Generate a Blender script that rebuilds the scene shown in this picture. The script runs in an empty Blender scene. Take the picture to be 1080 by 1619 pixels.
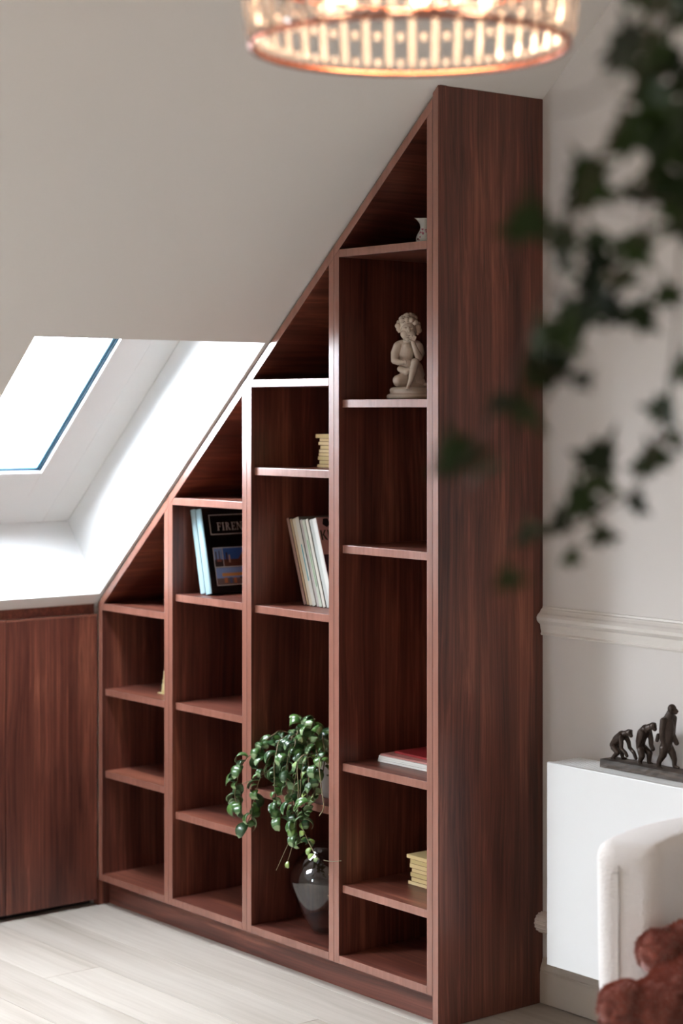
import bpy, math, random
from mathutils import Vector, Matrix, Euler

random.seed(7)
SC = bpy.context.scene
COL = SC.collection

# ------------------------------------------------------------------ camera
FPX, YH, CX = 3097.0, 650.0, 540.0
_l = math.hypot(.629, .7775)
RIGHT = Vector((.629 / _l, .7775 / _l, 0))
FWD = Vector((-.7775 / _l, .629 / _l, 0))
CAM = Vector((3.794, -3.393, 1.607))
cam_data = bpy.data.cameras.new('camera')
cam = bpy.data.objects.new('camera', cam_data)
COL.objects.link(cam)
cam.location = CAM
cam.rotation_euler = (math.pi / 2, 0, math.atan2(FWD.y, FWD.x) - math.pi / 2)
cam_data.sensor_fit = 'HORIZONTAL'
cam_data.sensor_width = 36
cam_data.lens = FPX / 1080 * 36
cam_data.shift_y = -(809.5 - YH) / 1080
cam_data.clip_start = .05
cam_data.dof.use_dof = True
cam_data.dof.focus_distance = 5.2
cam_data.dof.aperture_fstop = 3.3
SC.camera = cam

# ------------------------------------------------------------------ world, exposure
SC.view_settings.view_transform = 'Standard'
SC.view_settings.look = 'None'
SC.view_settings.gamma = 1
SC.view_settings.use_curve_mapping = False
SC.view_settings.exposure = 0.0
SC.cycles.use_denoising = True
SC.cycles.max_bounces = 10
SC.cycles.diffuse_bounces = 5
SC.cycles.transparent_max_bounces = 24
SC.cycles.sample_clamp_indirect = 6
SC.cycles.caustics_refractive = False
SC.cycles.caustics_reflective = False
world = bpy.data.worlds.new('overcast_sky')
SC.world = world
world.use_nodes = True
wb = world.node_tree.nodes['Background']
wb.inputs[0].default_value = (.885, .965, 1.06, 1)
wb.inputs[1].default_value = 65.0


def portal(loc, size_x, size_y, rot):
    ld = bpy.data.lights.new('daylight_portal', 'AREA')
    ld.shape = 'RECTANGLE'
    ld.size = size_x
    ld.size_y = size_y
    ld.cycles.is_portal = True
    o = bpy.data.objects.new('daylight_portal', ld)
    o.matrix_world = Matrix.Translation(loc) @ rot
    COL.objects.link(o)
    return o


# ------------------------------------------------------------------ geometry of the place
SL = .880                                   # pitch of the roof (rise per metre)
NL = math.hypot(1, SL)
UDIR = Vector((1 / NL, 0, SL / NL))         # up the slope
NDIR = Vector((-SL / NL, 0, 1 / NL))        # out through the roof


def z_board(x): return 2.444 + SL * x       # outer face of the bookcase's sloped top
def z_ceil(x): return z_board(x) + .012     # plaster of the sloped ceiling


WALL_Y = .381
FRONT_Y = -5.5
RIGHT_X = 5.2
CEIL_Z = 3.3
KNEE_X = -1.6575


# ------------------------------------------------------------------ pixel helpers (a direction, then the surface touched)
def ray(px, py): return RIGHT * ((px - CX) / FPX) + FWD + Vector((0, 0, (YH - py) / FPX))


def on_x(px, py, X):
    r = ray(px, py); return CAM + r * ((X - CAM.x) / r.x)


def on_y(px, py, Y):
    r = ray(px, py); return CAM + r * ((Y - CAM.y) / r.y)


def on_z(px, py, Z):
    r = ray(px, py); return CAM + r * ((Z - CAM.z) / r.z)


def at_depth(px, py, d): return CAM + ray(px, py) * d


# ------------------------------------------------------------------ materials
def lin(c):
    return tuple(((v / 255) / 12.92 if v / 255 <= .04045 else ((v / 255 + .055) / 1.055) ** 2.4) for v in c) + (1,)


MATS = {}


def new_mat(name):
    m = bpy.data.materials.new(name); m.use_nodes = True
    MATS[name] = m
    nt = m.node_tree
    return m, nt, nt.nodes['Principled BSDF']


def plain(name, rgb, rough=.5, metal=0., bump=0., bscale=200., spec=.5, coat=0., var=0., sheen=0., srgb=True):
    m, nt, b = new_mat(name)
    col = lin(rgb) if srgb else tuple(rgb) + (1,)
    b.inputs['Base Color'].default_value = col
    b.inputs['Roughness'].default_value = rough
    b.inputs['Metallic'].default_value = metal
    b.inputs['Specular IOR Level'].default_value = spec
    b.inputs['Coat Weight'].default_value = coat
    b.inputs['Sheen Weight'].default_value = sheen
    N = nt.nodes.new
    if bump:
        tc = N('ShaderNodeTexCoord')
        n = N('ShaderNodeTexNoise'); n.inputs['Scale'].default_value = bscale; n.inputs['Detail'].default_value = 4
        nt.links.new(tc.outputs['Object'], n.inputs['Vector'])
        bp = N('ShaderNodeBump'); bp.inputs['Strength'].default_value = bump; bp.inputs['Distance'].default_value = .004
        nt.links.new(n.outputs['Fac'], bp.inputs['Height'])
        nt.links.new(bp.outputs['Normal'], b.inputs['Normal'])
    if var:
        oi = N('ShaderNodeObjectInfo')
        hs = N('ShaderNodeHueSaturation'); hs.inputs['Color'].default_value = col
        mr = N('ShaderNodeMapRange'); mr.inputs['To Min'].default_value = 1 - var; mr.inputs['To Max'].default_value = 1 + var
        nt.links.new(oi.outputs['Random'], mr.inputs['Value'])
        nt.links.new(mr.outputs['Result'], hs.inputs['Value'])
        nt.links.new(hs.outputs['Color'], b.inputs['Base Color'])
    return m


def wood(name, axis, stops, rough=.35, fine=70., broad=9., stretch=.045, wander=.35, bump=.05, coat=0.):
    """streaky veneer, grain along the world axis given"""
    m, nt, b = new_mat(name)
    N = nt.nodes.new; L = nt.links.new
    geo = N('ShaderNodeNewGeometry'); oi = N('ShaderNodeObjectInfo')
    mul = N('ShaderNodeMath'); mul.operation = 'MULTIPLY'; mul.inputs[1].default_value = 37.0
    L(oi.outputs['Random'], mul.inputs[0])
    add = N('ShaderNodeVectorMath'); add.operation = 'ADD'
    L(geo.outputs['Position'], add.inputs[0]); L(mul.outputs[0], add.inputs[1])

    def mapped(scale, st):
        mp = N('ShaderNodeMapping')
        s = [scale] * 3; s['XYZ'.index(axis)] = scale * st
        mp.inputs['Scale'].default_value = s
        L(add.outputs[0], mp.inputs['Vector'])
        return mp
    w = N('ShaderNodeTexNoise'); w.inputs['Scale'].default_value = 1.0; w.inputs['Detail'].default_value = 2
    L(mapped(4.5, .35).outputs[0], w.inputs['Vector'])
    n1 = N('ShaderNodeTexNoise'); n1.inputs['Scale'].default_value = 1; n1.inputs['Detail'].default_value = 5
    n1.inputs['Roughness'].default_value = .65
    n2 = N('ShaderNodeTexNoise'); n2.inputs['Scale'].default_value = 1; n2.inputs['Detail'].default_value = 3
    for n, sc_, st in ((n1, fine, stretch * .35), (n2, broad, stretch * 2.2)):
        mp = mapped(sc_, st)
        off = N('ShaderNodeVectorMath'); off.operation = 'MULTIPLY_ADD'
        L(w.outputs['Color'], off.inputs[0])
        off.inputs[1].default_value = (wander * sc_ * .12,) * 3
        L(mp.outputs[0], off.inputs[2])
        L(off.outputs[0], n.inputs['Vector'])
    mix = N('ShaderNodeMix'); mix.data_type = 'FLOAT'; mix.inputs[0].default_value = .5
    L(n1.outputs['Fac'], mix.inputs[2]); L(n2.outputs['Fac'], mix.inputs[3])
    cr = N('ShaderNodeValToRGB')
    el = cr.color_ramp.elements
    while len(el) < len(stops): el.new(.5)
    for e, (p, c) in zip(el, stops):
        e.position = p; e.color = lin(c)
    L(mix.outputs[0], cr.inputs[0])
    hs = N('ShaderNodeHueSaturation')
    mr = N('ShaderNodeMapRange'); mr.inputs['To Min'].default_value = .93; mr.inputs['To Max'].default_value = 1.07
    L(oi.outputs['Random'], mr.inputs['Value']); L(mr.outputs['Result'], hs.inputs['Value'])
    L(cr.outputs[0], hs.inputs['Color'])
    L(hs.outputs['Color'], b.inputs['Base Color'])
    b.inputs['Roughness'].default_value = rough
    b.inputs['Coat Weight'].default_value = coat
    b.inputs['Coat Roughness'].default_value = .25
    bp = N('ShaderNodeBump'); bp.inputs['Strength'].default_value = bump; bp.inputs['Distance'].default_value = .001
    L(n1.outputs['Fac'], bp.inputs['Height']); L(bp.outputs['Normal'], b.inputs['Normal'])
    return m


WAL = [(.30, (38, 18, 14)), (.42, (76, 39, 31)), (.53, (104, 57, 45)), (.66, (146, 88, 68))]
walnut_v = wood('walnut_upright', 'Z', WAL, rough=.36, fine=95., broad=12.)
walnut_h = wood('walnut_level', 'X', WAL, rough=.36)
walnut_s = wood('walnut_sloped', 'Y', WAL, rough=.36, fine=95., broad=12.)
walnut_lit = wood('walnut_lit_edge', 'Z', [(.3, (120, 76, 63)), (.5, (136, 90, 76)), (.7, (150, 100, 86))], rough=.26, bump=.02, coat=.8)  # paler than the boards: light caught by the edges is in the colour
OAK = [(.28, (142, 131, 117)), (.43, (168, 158, 146)), (.56, (180, 171, 160)), (.75, (192, 184, 173))]
oak = wood('pale_oak', 'X', OAK, rough=.45, fine=38., broad=7., stretch=.06, bump=.08)
wall_paint = plain('wall_paint', (218, 213, 208), .7, bump=.03, bscale=260)
ceil_paint = plain('ceiling_paint', (240, 238, 235), .75, bump=.02, bscale=260)
trim_paint = plain('trim_paint', (226, 221, 214), .4)
reveal_paint = plain('reveal_paint', (246, 246, 245), .6)
sill_paint = plain('sill_paint', (205, 200, 192), .45)
base_paint = plain('baseboard_paint', (196, 184, 170), .45)
window_white = plain('window_lacquer', (248, 248, 247), .3)
sky_glint_mat = plain('sash_sky_glint', (120, 176, 204), .4)  # light blue paints the sky reflected in the sash's inner edge
seal_mat = plain('glazing_seal', (30, 62, 80), .5)
seam_mat = plain('seam_dark', (120, 120, 118), .8)
gap_shade_mat = plain('plinth_gap_shade', (14, 12, 12), .7)  # near-black puts the shade of the set-back toe gap into the board
shadow_gap_mat = plain('shadow_gap_filler', (96, 84, 76), .8)  # filler in the grey-brown of the shaded gap below the ceiling


def thin_glass(name, tint=(1, 1, 1), gloss=.08):
    m = bpy.data.materials.new(name); m.use_nodes = True
    nt = m.node_tree; nt.nodes.clear()
    out = nt.nodes.new('ShaderNodeOutputMaterial')
    t = nt.nodes.new('ShaderNodeBsdfTransparent'); t.inputs[0].default_value = tuple(tint) + (1,)
    g = nt.nodes.new('ShaderNodeBsdfGlossy'); g.inputs['Roughness'].default_value = .02
    lw = nt.nodes.new('ShaderNodeLayerWeight'); lw.inputs[0].default_value = .5
    pw = nt.nodes.new('ShaderNodeMath'); pw.operation = 'POWER'; pw.inputs[1].default_value = 4
    nt.links.new(lw.outputs['Facing'], pw.inputs[0])
    fr = nt.nodes.new('ShaderNodeMath'); fr.operation = 'MULTIPLY_ADD'; fr.inputs[1].default_value = .7; fr.inputs[2].default_value = gloss / 2
    nt.links.new(pw.outputs[0], fr.inputs[0])
    mx = nt.nodes.new('ShaderNodeMixShader')
    nt.links.new(fr.outputs[0], mx.inputs[0])
    nt.links.new(t.outputs[0], mx.inputs[1]); nt.links.new(g.outputs[0], mx.inputs[2])
    nt.links.new(mx.outputs[0], out.inputs[0])
    return m


pane_mat = thin_glass('clear_pane')
smoke_glass = thin_glass('smoked_glass', (.84, .82, .81), .16)


# ------------------------------------------------------------------ mesh builder
class MB:
    def __init__(self):
        self.v = []; self.f = []; self.mi = []; self.cur = 0

    def add(self, verts, faces):
        b = len(self.v)
        self.v += [tuple(p) for p in verts]
        for f in faces:
            self.f.append([i + b for i in f]); self.mi.append(self.cur)
        return self

    def box(self, x0, x1, y0, y1, z0, z1):
        p = [(x0, y0, z0), (x1, y0, z0), (x1, y1, z0), (x0, y1, z0), (x0, y0, z1), (x1, y0, z1), (x1, y1, z1), (x0, y1, z1)]
        return self.add(p, [(0, 3, 2, 1), (4, 5, 6, 7), (0, 1, 5, 4), (1, 2, 6, 5), (2, 3, 7, 6), (3, 0, 4, 7)])

    def slope_box(self, u0, u1, v0, v1, w0, w1, org):
        n = len(self.v)
        self.box(u0, u1, v0, v1, w0, w1)
        for i in range(n, len(self.v)):
            u, v, w = self.v[i]
            self.v[i] = tuple(org + UDIR * u + Vector((0, v, 0)) + NDIR * w)
        return self

    def prism_y(self, pts, y0, y1):
        """polygon in x-z run along y"""
        n = len(pts)
        vs = [(x, y0, z) for x, z in pts] + [(x, y1, z) for x, z in pts]
        fs = [list(range(n)), list(range(2 * n - 1, n - 1, -1))]
        fs += [(i, i + n, (i + 1) % n + n, (i + 1) % n) for i in range(n)]
        return self.add(vs, fs)

    def prism_x(self, pts, x0, x1):
        """polygon in y-z run along x"""
        n = len(pts)
        vs = [(x0, y, z) for y, z in pts] + [(x1, y, z) for y, z in pts]
        fs = [list(range(n)), list(range(2 * n - 1, n - 1, -1))]
        fs += [(i, i + n, (i + 1) % n + n, (i + 1) % n) for i in range(n)]
        return self.add(vs, fs)

    def lathe(self, prof, n=32, c=(0, 0, 0), close=False):
        vs = []; fs = []
        m = len(prof)
        for r, z in prof:
            for k in range(n):
                a = 2 * math.pi * k / n
                vs.append((c[0] + r * math.cos(a), c[1] + r * math.sin(a), c[2] + z))
        for i in range(m - 1 + (1 if close else 0)):
            for k in range(n):
                j = (i + 1) % m
                fs.append((i * n + k, i * n + (k + 1) % n, j * n + (k + 1) % n, j * n + k))
        if not close:
            if prof[0][0] > 1e-5: fs.append(list(range(n))[::-1])
            if prof[-1][0] > 1e-5: fs.append([(m - 1) * n + k for k in range(n)])
        return self.add(vs, fs)

    def tube(self, pts, r, n=8, caps=True):
        pts = [Vector(p) for p in pts]
        rs = r if isinstance(r, (list, tuple)) else [r] * len(pts)
        vs = []; fs = []
        prev = None
        for i, p in enumerate(pts):
            d = (pts[min(i + 1, len(pts) - 1)] - pts[max(i - 1, 0)])
            d = d.normalized() if d.length > 1e-9 else Vector((0, 0, 1))
            if prev is None:
                ref = Vector((0, 0, 1)) if abs(d.z) < .9 else Vector((1, 0, 0))
                a = d.cross(ref).normalized()
            else:
                a = prev - d * prev.dot(d)
                a = a.normalized() if a.length > 1e-6 else d.orthogonal().normalized()
            prev = a
            b = d.cross(a)
            for k in range(n):
                t = 2 * math.pi * k / n
                vs.append(p + (a * math.cos(t) + b * math.sin(t)) * rs[i])
        for i in range(len(pts) - 1):
            for k in range(n):
                fs.append((i * n + k, i * n + (k + 1) % n, (i + 1) * n + (k + 1) % n, (i + 1) * n + k))
        if caps:
            fs.append(list(range(n))[::-1]); fs.append([(len(pts) - 1) * n + k for k in range(n)])
        return self.add(vs, fs)

    def ball(self, c, r, n=14, m=9, rot=None):
        """ellipsoid; r is a number or three radii"""
        rx, ry, rz = (r, r, r) if not isinstance(r, (tuple, list)) else r
        M = rot or Matrix.Identity(3)
        vs = [Vector((0, 0, -rz))]
        for i in range(1, m):
            ph = -math.pi / 2 + math.pi * i / m
            for k in range(n):
                t = 2 * math.pi * k / n
                vs.append(Vector((rx * math.cos(ph) * math.cos(t), ry * math.cos(ph) * math.sin(t), rz * math.sin(ph))))
        vs.append(Vector((0, 0, rz)))
        fs = [(0, 1 + (k + 1) % n, 1 + k) for k in range(n)]
        for i in range(m - 2):
            for k in range(n):
                a = 1 + i * n
                fs.append((a + k, a + (k + 1) % n, a + n + (k + 1) % n, a + n + k))
        last = len(vs) - 1
        a = 1 + (m - 2) * n
        fs += [(a + k, a + (k + 1) % n, last) for k in range(n)]
        c = Vector(c)
        return self.add([M @ p + c for p in vs], fs)

    def limb(self, pts, rs, n=12):
        """tapered chain with a ball at each joint (later fused into one skin)"""
        for p, r in zip(pts, rs): self.ball(p, r, n, 8)
        for i in range(len(pts) - 1):
            self.tube([pts[i], pts[i + 1]], [rs[i], rs[i + 1]], n)
        return self

    def mesh(self, name, mats, smooth=False):
        me = bpy.data.meshes.new(name)
        me.from_pydata(self.v, [], self.f)
        for m in (mats if isinstance(mats, (list, tuple)) else [mats]): me.materials.append(m)
        if any(self.mi): me.polygons.foreach_set('material_index', self.mi)
        if smooth: me.polygons.foreach_set('use_smooth', [True] * len(self.f))
        me.update()
        return me

    def build(self, name, mats, parent=None, smooth=False, bevel=0., loc=None):
        o = bpy.data.objects.new(name, self.mesh(name, mats, smooth))
        COL.objects.link(o)
        if parent: o.parent = parent
        if loc: o.location = loc
        if bevel:
            b = o.modifiers.new('bevel', 'BEVEL'); b.width = bevel; b.segments = 2; b.limit_method = 'ANGLE'
        return o


def fuse(mb, voxel, smooth_it=4, name='fused', mat=None):
    """overlapping shapes -> one continuous skin"""
    me = mb.mesh(name, mat or wall_paint)
    o = bpy.data.objects.new(name, me); COL.objects.link(o)
    r = o.modifiers.new('r', 'REMESH'); r.mode = 'VOXEL'; r.voxel_size = voxel; r.use_smooth_shade = True
    if smooth_it:
        s = o.modifiers.new('s', 'SMOOTH'); s.factor = .5; s.iterations = smooth_it
    dg = bpy.context.evaluated_depsgraph_get(); dg.update()
    out = bpy.data.meshes.new_from_object(o.evaluated_get(dg))
    bpy.data.objects.remove(o); bpy.data.meshes.remove(me)
    out.name = name
    out.materials.clear(); out.materials.append(mat)
    out.polygons.foreach_set('use_smooth', [True] * len(out.polygons))
    return out


def link(name, me, parent=None, loc=None, rot=None, scale=None):
    o = bpy.data.objects.new(name, me); COL.objects.link(o)
    if parent: o.parent = parent
    if loc is not None: o.location = loc
    if rot is not None: o.rotation_euler = rot
    if scale is not None: o.scale = scale if not isinstance(scale, (int, float)) else (scale,) * 3
    return o


def tag(o, label, cat, group=None):
    o['label'] = label; o['category'] = cat
    if group: o['group'] = group
    return o


def thing(name, label, cat, loc=(0, 0, 0), rot=(0, 0, 0), group=None):
    o = bpy.data.objects.new(name, None); COL.objects.link(o)
    o.empty_display_size = .05
    o.location = loc; o.rotation_euler = rot
    return tag(o, label, cat, group)


def struct(o):
    o['kind'] = 'structure'; return o


def holder(name):
    o = bpy.data.objects.new(name, None); COL.objects.link(o)
    return struct(o)


# ================================================================== ROOM SHELL
# ---- floor of oak boards running along the bookcase
fl = struct(MB().box(-2.1, RIGHT_X, FRONT_Y, WALL_Y + .05, -.06, -.004).build('floor', plain('joint_dark', (120, 112, 102), .9)))  # darker base seen in the board joints
PW, PL = .187, 1.82
y = WALL_Y - .004
row = 0
while y > FRONT_Y:
    x = -2.08 - (row * .61 + (row % 3) * .17) % PL
    while x < RIGHT_X:
        a, b = max(x, -2.08), min(x + PL, RIGHT_X)
        if b - a > .02:
            MB().box(a + .0007, b - .0007, max(y - PW, FRONT_Y) + .0007, y - .0007, -.012, 0).build('plank', oak, fl, bevel=.0009)
        x += PL
    y -= PW; row += 1

# ---- walls
struct(MB().box(-2.15, RIGHT_X + .1, WALL_Y, WALL_Y + .12, -.06, CEIL_Z + .2).build('wall_back', wall_paint))
struct(MB().box(-2.15, -2.05, FRONT_Y - .1, WALL_Y + .1, -.06, 1.4).box(-2.06, -1.661, .060, WALL_Y + .1, -.06, 1.0).box(-2.06, -1.695, -.002, .0605, -.06, .9895).build('wall_left', wall_paint))
struct(MB().box(RIGHT_X, RIGHT_X + .1, FRONT_Y - .1, WALL_Y + .1, -.06, CEIL_Z + .2).build('wall_right', wall_paint))
WX0, WX1, WZ0, WZ1 = -.58, -.20, 1.00, 1.85
wf = MB()
wf.box(-2.15, WX0, FRONT_Y - .12, FRONT_Y, -.06, CEIL_Z + .2)
wf.box(WX1, RIGHT_X + .1, FRONT_Y - .12, FRONT_Y, -.06, CEIL_Z + .2)
wf.box(WX0, WX1, FRONT_Y - .12, FRONT_Y, -.06, WZ0)
wf.box(WX0, WX1, FRONT_Y - .12, FRONT_Y, WZ1, CEIL_Z + .2)
struct(wf.build('wall_front', wall_paint))

# ---- ceiling: the slope with its skylight shafts, then the flat part
SKY_X0, SKY_X1 = -1.637, -.741
SKY = [(-.767, -.008), (-2.50, -1.28), (-4.55, -3.35)]  # the third is out of view, added to let in more daylight
DEPTH = .30
xs = [-1.72, SKY_X0, SKY_X1, (CEIL_Z - 2.456) / SL]
ys = sorted({WALL_Y + .02, FRONT_Y - .05} | {v for s in SKY for v in s})
cl = MB()
for i in range(3):
    for j in range(len(ys) - 1):
        if i == 1 and any(abs(s[0] - ys[j]) < 1e-6 for s in SKY): continue
        a, b, c, d = xs[i], xs[i + 1], ys[j], ys[j + 1]
        cl.add([(a, c, z_ceil(a)), (b, c, z_ceil(b)), (b, d, z_ceil(b)), (a, d, z_ceil(a))], [(0, 1, 2, 3)])
ORG = Vector((SKY_X0, 0, z_ceil(SKY_X0)))
ULEN = (SKY_X1 - SKY_X0) * NL
for (s0, s1) in SKY:
    q = [(0, s0), (ULEN, s0), (ULEN, s1), (0, s1)]
    lo = [ORG + UDIR * u + Vector((0, v, 0)) for u, v in q]
    hi = [p + NDIR * (DEPTH + .08) for p in lo]
    cl.cur = 1
    cl.add(lo + hi, [(0, 1, 5, 4), (1, 2, 6, 5), (2, 3, 7, 6), (3, 0, 4, 7)])
cl.cur = 0
cl.box(xs[3] - .01, RIGHT_X + .1, FRONT_Y - .1, WALL_Y + .1, CEIL_Z, CEIL_Z + .1)
struct(cl.build('ceiling', [ceil_paint, reveal_paint]))

# ---- skylights
ROT_SLOPE = Matrix((UDIR, Vector((0, 1, 0)), NDIR)).transposed().to_4x4()
for k, (s0, s1) in enumerate(SKY):
    w = holder('window_%d' % (k + 1))
    fs, fb, gs_, gb = .100, .139, .216, .262      # frame and sash widths: sides, bottom

    def ring(o_s, o_b, i_s, i_b, w0, w1):
        m = MB()
        U0, U1, V0, V1 = o_b, ULEN - o_s, s0 + o_s, s1 - o_s
        u0, u1, v0, v1 = i_b, ULEN - i_s, s0 + i_s, s1 - i_s
        m.slope_box(U0, U1, V0, v0, w0, w1, ORG)
        m.slope_box(U0, U1, v1, V1, w0, w1, ORG)
        m.slope_box(U0, u0, v0, v1, w0, w1, ORG)
        m.slope_box(u1, U1, v0, v1, w0, w1, ORG)
        return m
    ring(.001, .001, fs, fb, DEPTH, DEPTH + .06).build('window_frame', window_white, w, bevel=.002)
    sash = ring(fs + .003, fb + .003, gs_, gb, DEPTH - .004, DEPTH + .055).build('window_sash', window_white, w, bevel=.002)
    ring(gs_ + .0005, gb + .0005, gs_ + .0065, gb + .003, DEPTH + .006, DEPTH + .03).build('seal', seal_mat, sash)
    ring(gs_ + .007, gb + .0035, gs_ + .017, gb + .008, DEPTH + .012, DEPTH + .03).build('sky_glint', sky_glint_mat, sash)  # ring coloured as the sky's reflection beside the dark seal
    MB().slope_box(gb - .01, ULEN - gs_ + .01, s0 + gs_ - .01, s1 - gs_ + .01, DEPTH + .031, DEPTH + .037, ORG).build('pane', pane_mat, w)
    cen = ORG + UDIR * (ULEN / 2) + Vector((0, (s0 + s1) / 2, 0)) + NDIR * (DEPTH + .10)
    portal(cen, ULEN, s1 - s0, ROT_SLOPE)

# ---- gable window behind the camera, unseen, added to fill in light
w = holder('window_4')
WM = (WX0 + WX1) / 2
m = MB()
for (a, b, c, d) in ((WX0, WX1, WZ0, WZ0 + .06), (WX0, WX1, WZ1 - .06, WZ1), (WX0, WX0 + .06, WZ0 + .06, WZ1 - .06), (WX1 - .06, WX1, WZ0 + .06, WZ1 - .06), (WM - .03, WM + .03, WZ0 + .06, WZ1 - .06)):
    m.box(a, b, FRONT_Y - .08, FRONT_Y - .03, c, d)
m.build('window_frame', window_white, w)
for a, b in ((WX0 + .06, WM - .03), (WM + .03, WX1 - .06)):
    MB().box(a, b, FRONT_Y - .06, FRONT_Y - .054, WZ0 + .06, WZ1 - .06).build('pane', pane_mat, w)
portal(Vector((WM, FRONT_Y - .14, (WZ0 + WZ1) / 2)), WX1 - WX0, WZ1 - WZ0, Euler((-math.pi / 2, 0, 0)).to_matrix().to_4x4())

# ---- sill under the skylight, dado rail, baseboard, filler strip coloured as a shadow gap
struct(MB().box(-2.04, KNEE_X - .012, FRONT_Y, -.002, .990, 1.0135).build('trim_1', sill_paint, bevel=.002))
dp = [(0, 1.000), (-.010, 1.000), (-.012, 1.004), (-.009, 1.008), (-.012, 1.018), (-.014, 1.030), (-.020, 1.034), (-.026, 1.041), (-.027, 1.050), (-.022, 1.057),
      (-.016, 1.061), (-.012, 1.066), (-.010, 1.070), (-.005, 1.072), (-.004, 1.077), (0, 1.078)]
struct(MB().prism_x([(WALL_Y + a, b) for a, b in dp], .002, RIGHT_X).build('trim_2', trim_paint))
bp = [(0, .003), (-.014, .003), (-.014, .086), (-.012, .090), (-.013, .094), (-.010, .104), (-.006, .112), (-.005, .120), (-.002, .124), (0, .125)]
struct(MB().prism_x([(WALL_Y + a, b) for a, b in bp], .002, RIGHT_X).build('baseboard_back', base_paint))
xa, xb = -1.655, -.001
struct(MB().prism_y([(xa, z_board(xa) + .0004), (xb, z_board(xb) + .0004), (xb, z_ceil(xb) + .001), (xa, z_ceil(xa) + .001)], .007, .03).build('trim_3', shadow_gap_mat))

# ================================================================== BOOKCASE
T = .022
TV = T * NL                               # sloped board measured upright
EDGE_SEQ = [-1.6575, -1.252, -.842, -.434, -.0235]
BACK = .372
Z0, ZB = .083, .105
FIX = [.983, 1.340, 1.699, 2.053]
ADJ = [[.706, .439], [1.042, .708, .371], [1.442, 1.040, .505], [1.639, 1.237, .635, .299]]
ULAB = ['lowest walnut bookcase unit, beside the doors under the skylight',
        'walnut bookcase unit holding the black city books under its sloped top',
        'walnut bookcase unit holding the trailing plant and the smoked glass vase',
        'tallest walnut bookcase unit, with the white cherub statue and the jug']
INNER = []


def edged(mb, name, mat, parent):
    """board whose front face wears a paler colour, its light painted in"""
    me_mb = mb
    o = me_mb.build(name, [mat, walnut_lit], parent, bevel=.0008)
    for p in o.data.polygons:
        if p.normal.y < -.9: p.material_index = 1
    return o


for k in range(4):
    x0, x1 = EDGE_SEQ[k] + .0004, EDGE_SEQ[k + 1] - .0004
    u = thing('bookcase_unit', ULAB[k], 'bookcase', ((x0 + x1) / 2, 0, Z0), group='walnut bookcase units under the sloped ceiling')
    ox, oz = -(x0 + x1) / 2, -Z0

    def loc(mb):
        mb.v = [(a + ox, b, c + oz) for a, b, c in mb.v]; return mb
    e = .0003
    top = [(x0, z_board(x0)), (x0, z_board(x0) - TV), (x1, z_board(x1) - TV), (x1, z_board(x1))]
    edged(loc(MB().prism_y(top, 0, BACK)), 'sloped_top', walnut_s, u)
    lx = x0 + T; rx = x1 - T
    edged(loc(MB().prism_y([(x0, Z0), (lx, Z0), (lx, z_board(lx) - TV - e), (x0, z_board(x0) - TV - e)], 0, BACK)), 'side_panel', walnut_v, u)
    edged(loc(MB().prism_y([(rx, Z0), (x1, Z0), (x1, z_board(x1) - TV - e), (rx, z_board(rx) - TV - e)], 0, BACK)), 'side_panel', walnut_v, u)
    edged(loc(MB().box(lx + e, rx - e, 0, BACK, Z0, ZB)), 'bottom_panel', walnut_h, u)
    loc(MB().prism_y([(lx, ZB + e), (rx, ZB + e), (rx, z_board(rx) - TV - .001), (lx, z_board(lx) - TV - .001)], BACK - .008, BACK)).build('back_panel', walnut_v, u)
    xl = lx + e
    zt = FIX[k]
    # the fixed shelf reaches the sloped top on its short side
    xcut = max(xl, (zt + TV - 2.444) / SL + .001)
    pts = [(xl, zt - T), (rx - e, zt - T), (rx - e, zt), (xcut, zt)]
    if xcut > xl + .001: pts += [(xl, max(zt - T + .001, min(zt, z_board(xl) - TV - .001)))]
    edged(loc(MB().prism_y(pts, 0, BACK - .009)), 'fixed_shelf', walnut_h, u)
    for zt in ADJ[k]:
        edged(loc(MB().box(xl, rx - e, .012, BACK - .009, zt - T, zt)), 'shelf', walnut_h, u)
    INNER.append((lx, rx))

tag(edged(MB().prism_y([(-.0215, .001), (0, .001), (0, z_ceil(0) - .002), (-.0215, z_ceil(-.0215) - .002)], -.001, WALL_Y - .001), 'end_panel', walnut_v, None),
    'tall walnut end panel closing the bookcase towards the radiator', 'panel')
pl = thing('plinth', 'recessed walnut plinth running under the bookcase units', 'plinth', (-.84, .05, 0))
MB().box(-1.6575 + .84, -.022 + .84, -.008, .012, .0005, Z0 - .0006).build('plinth_board', walnut_h, pl)
MB().box(-1.690 + .84, -1.6578 + .84, -.049, .012, .0005, Z0 - .0006).build('filler_panel', walnut_v, pl)

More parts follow.
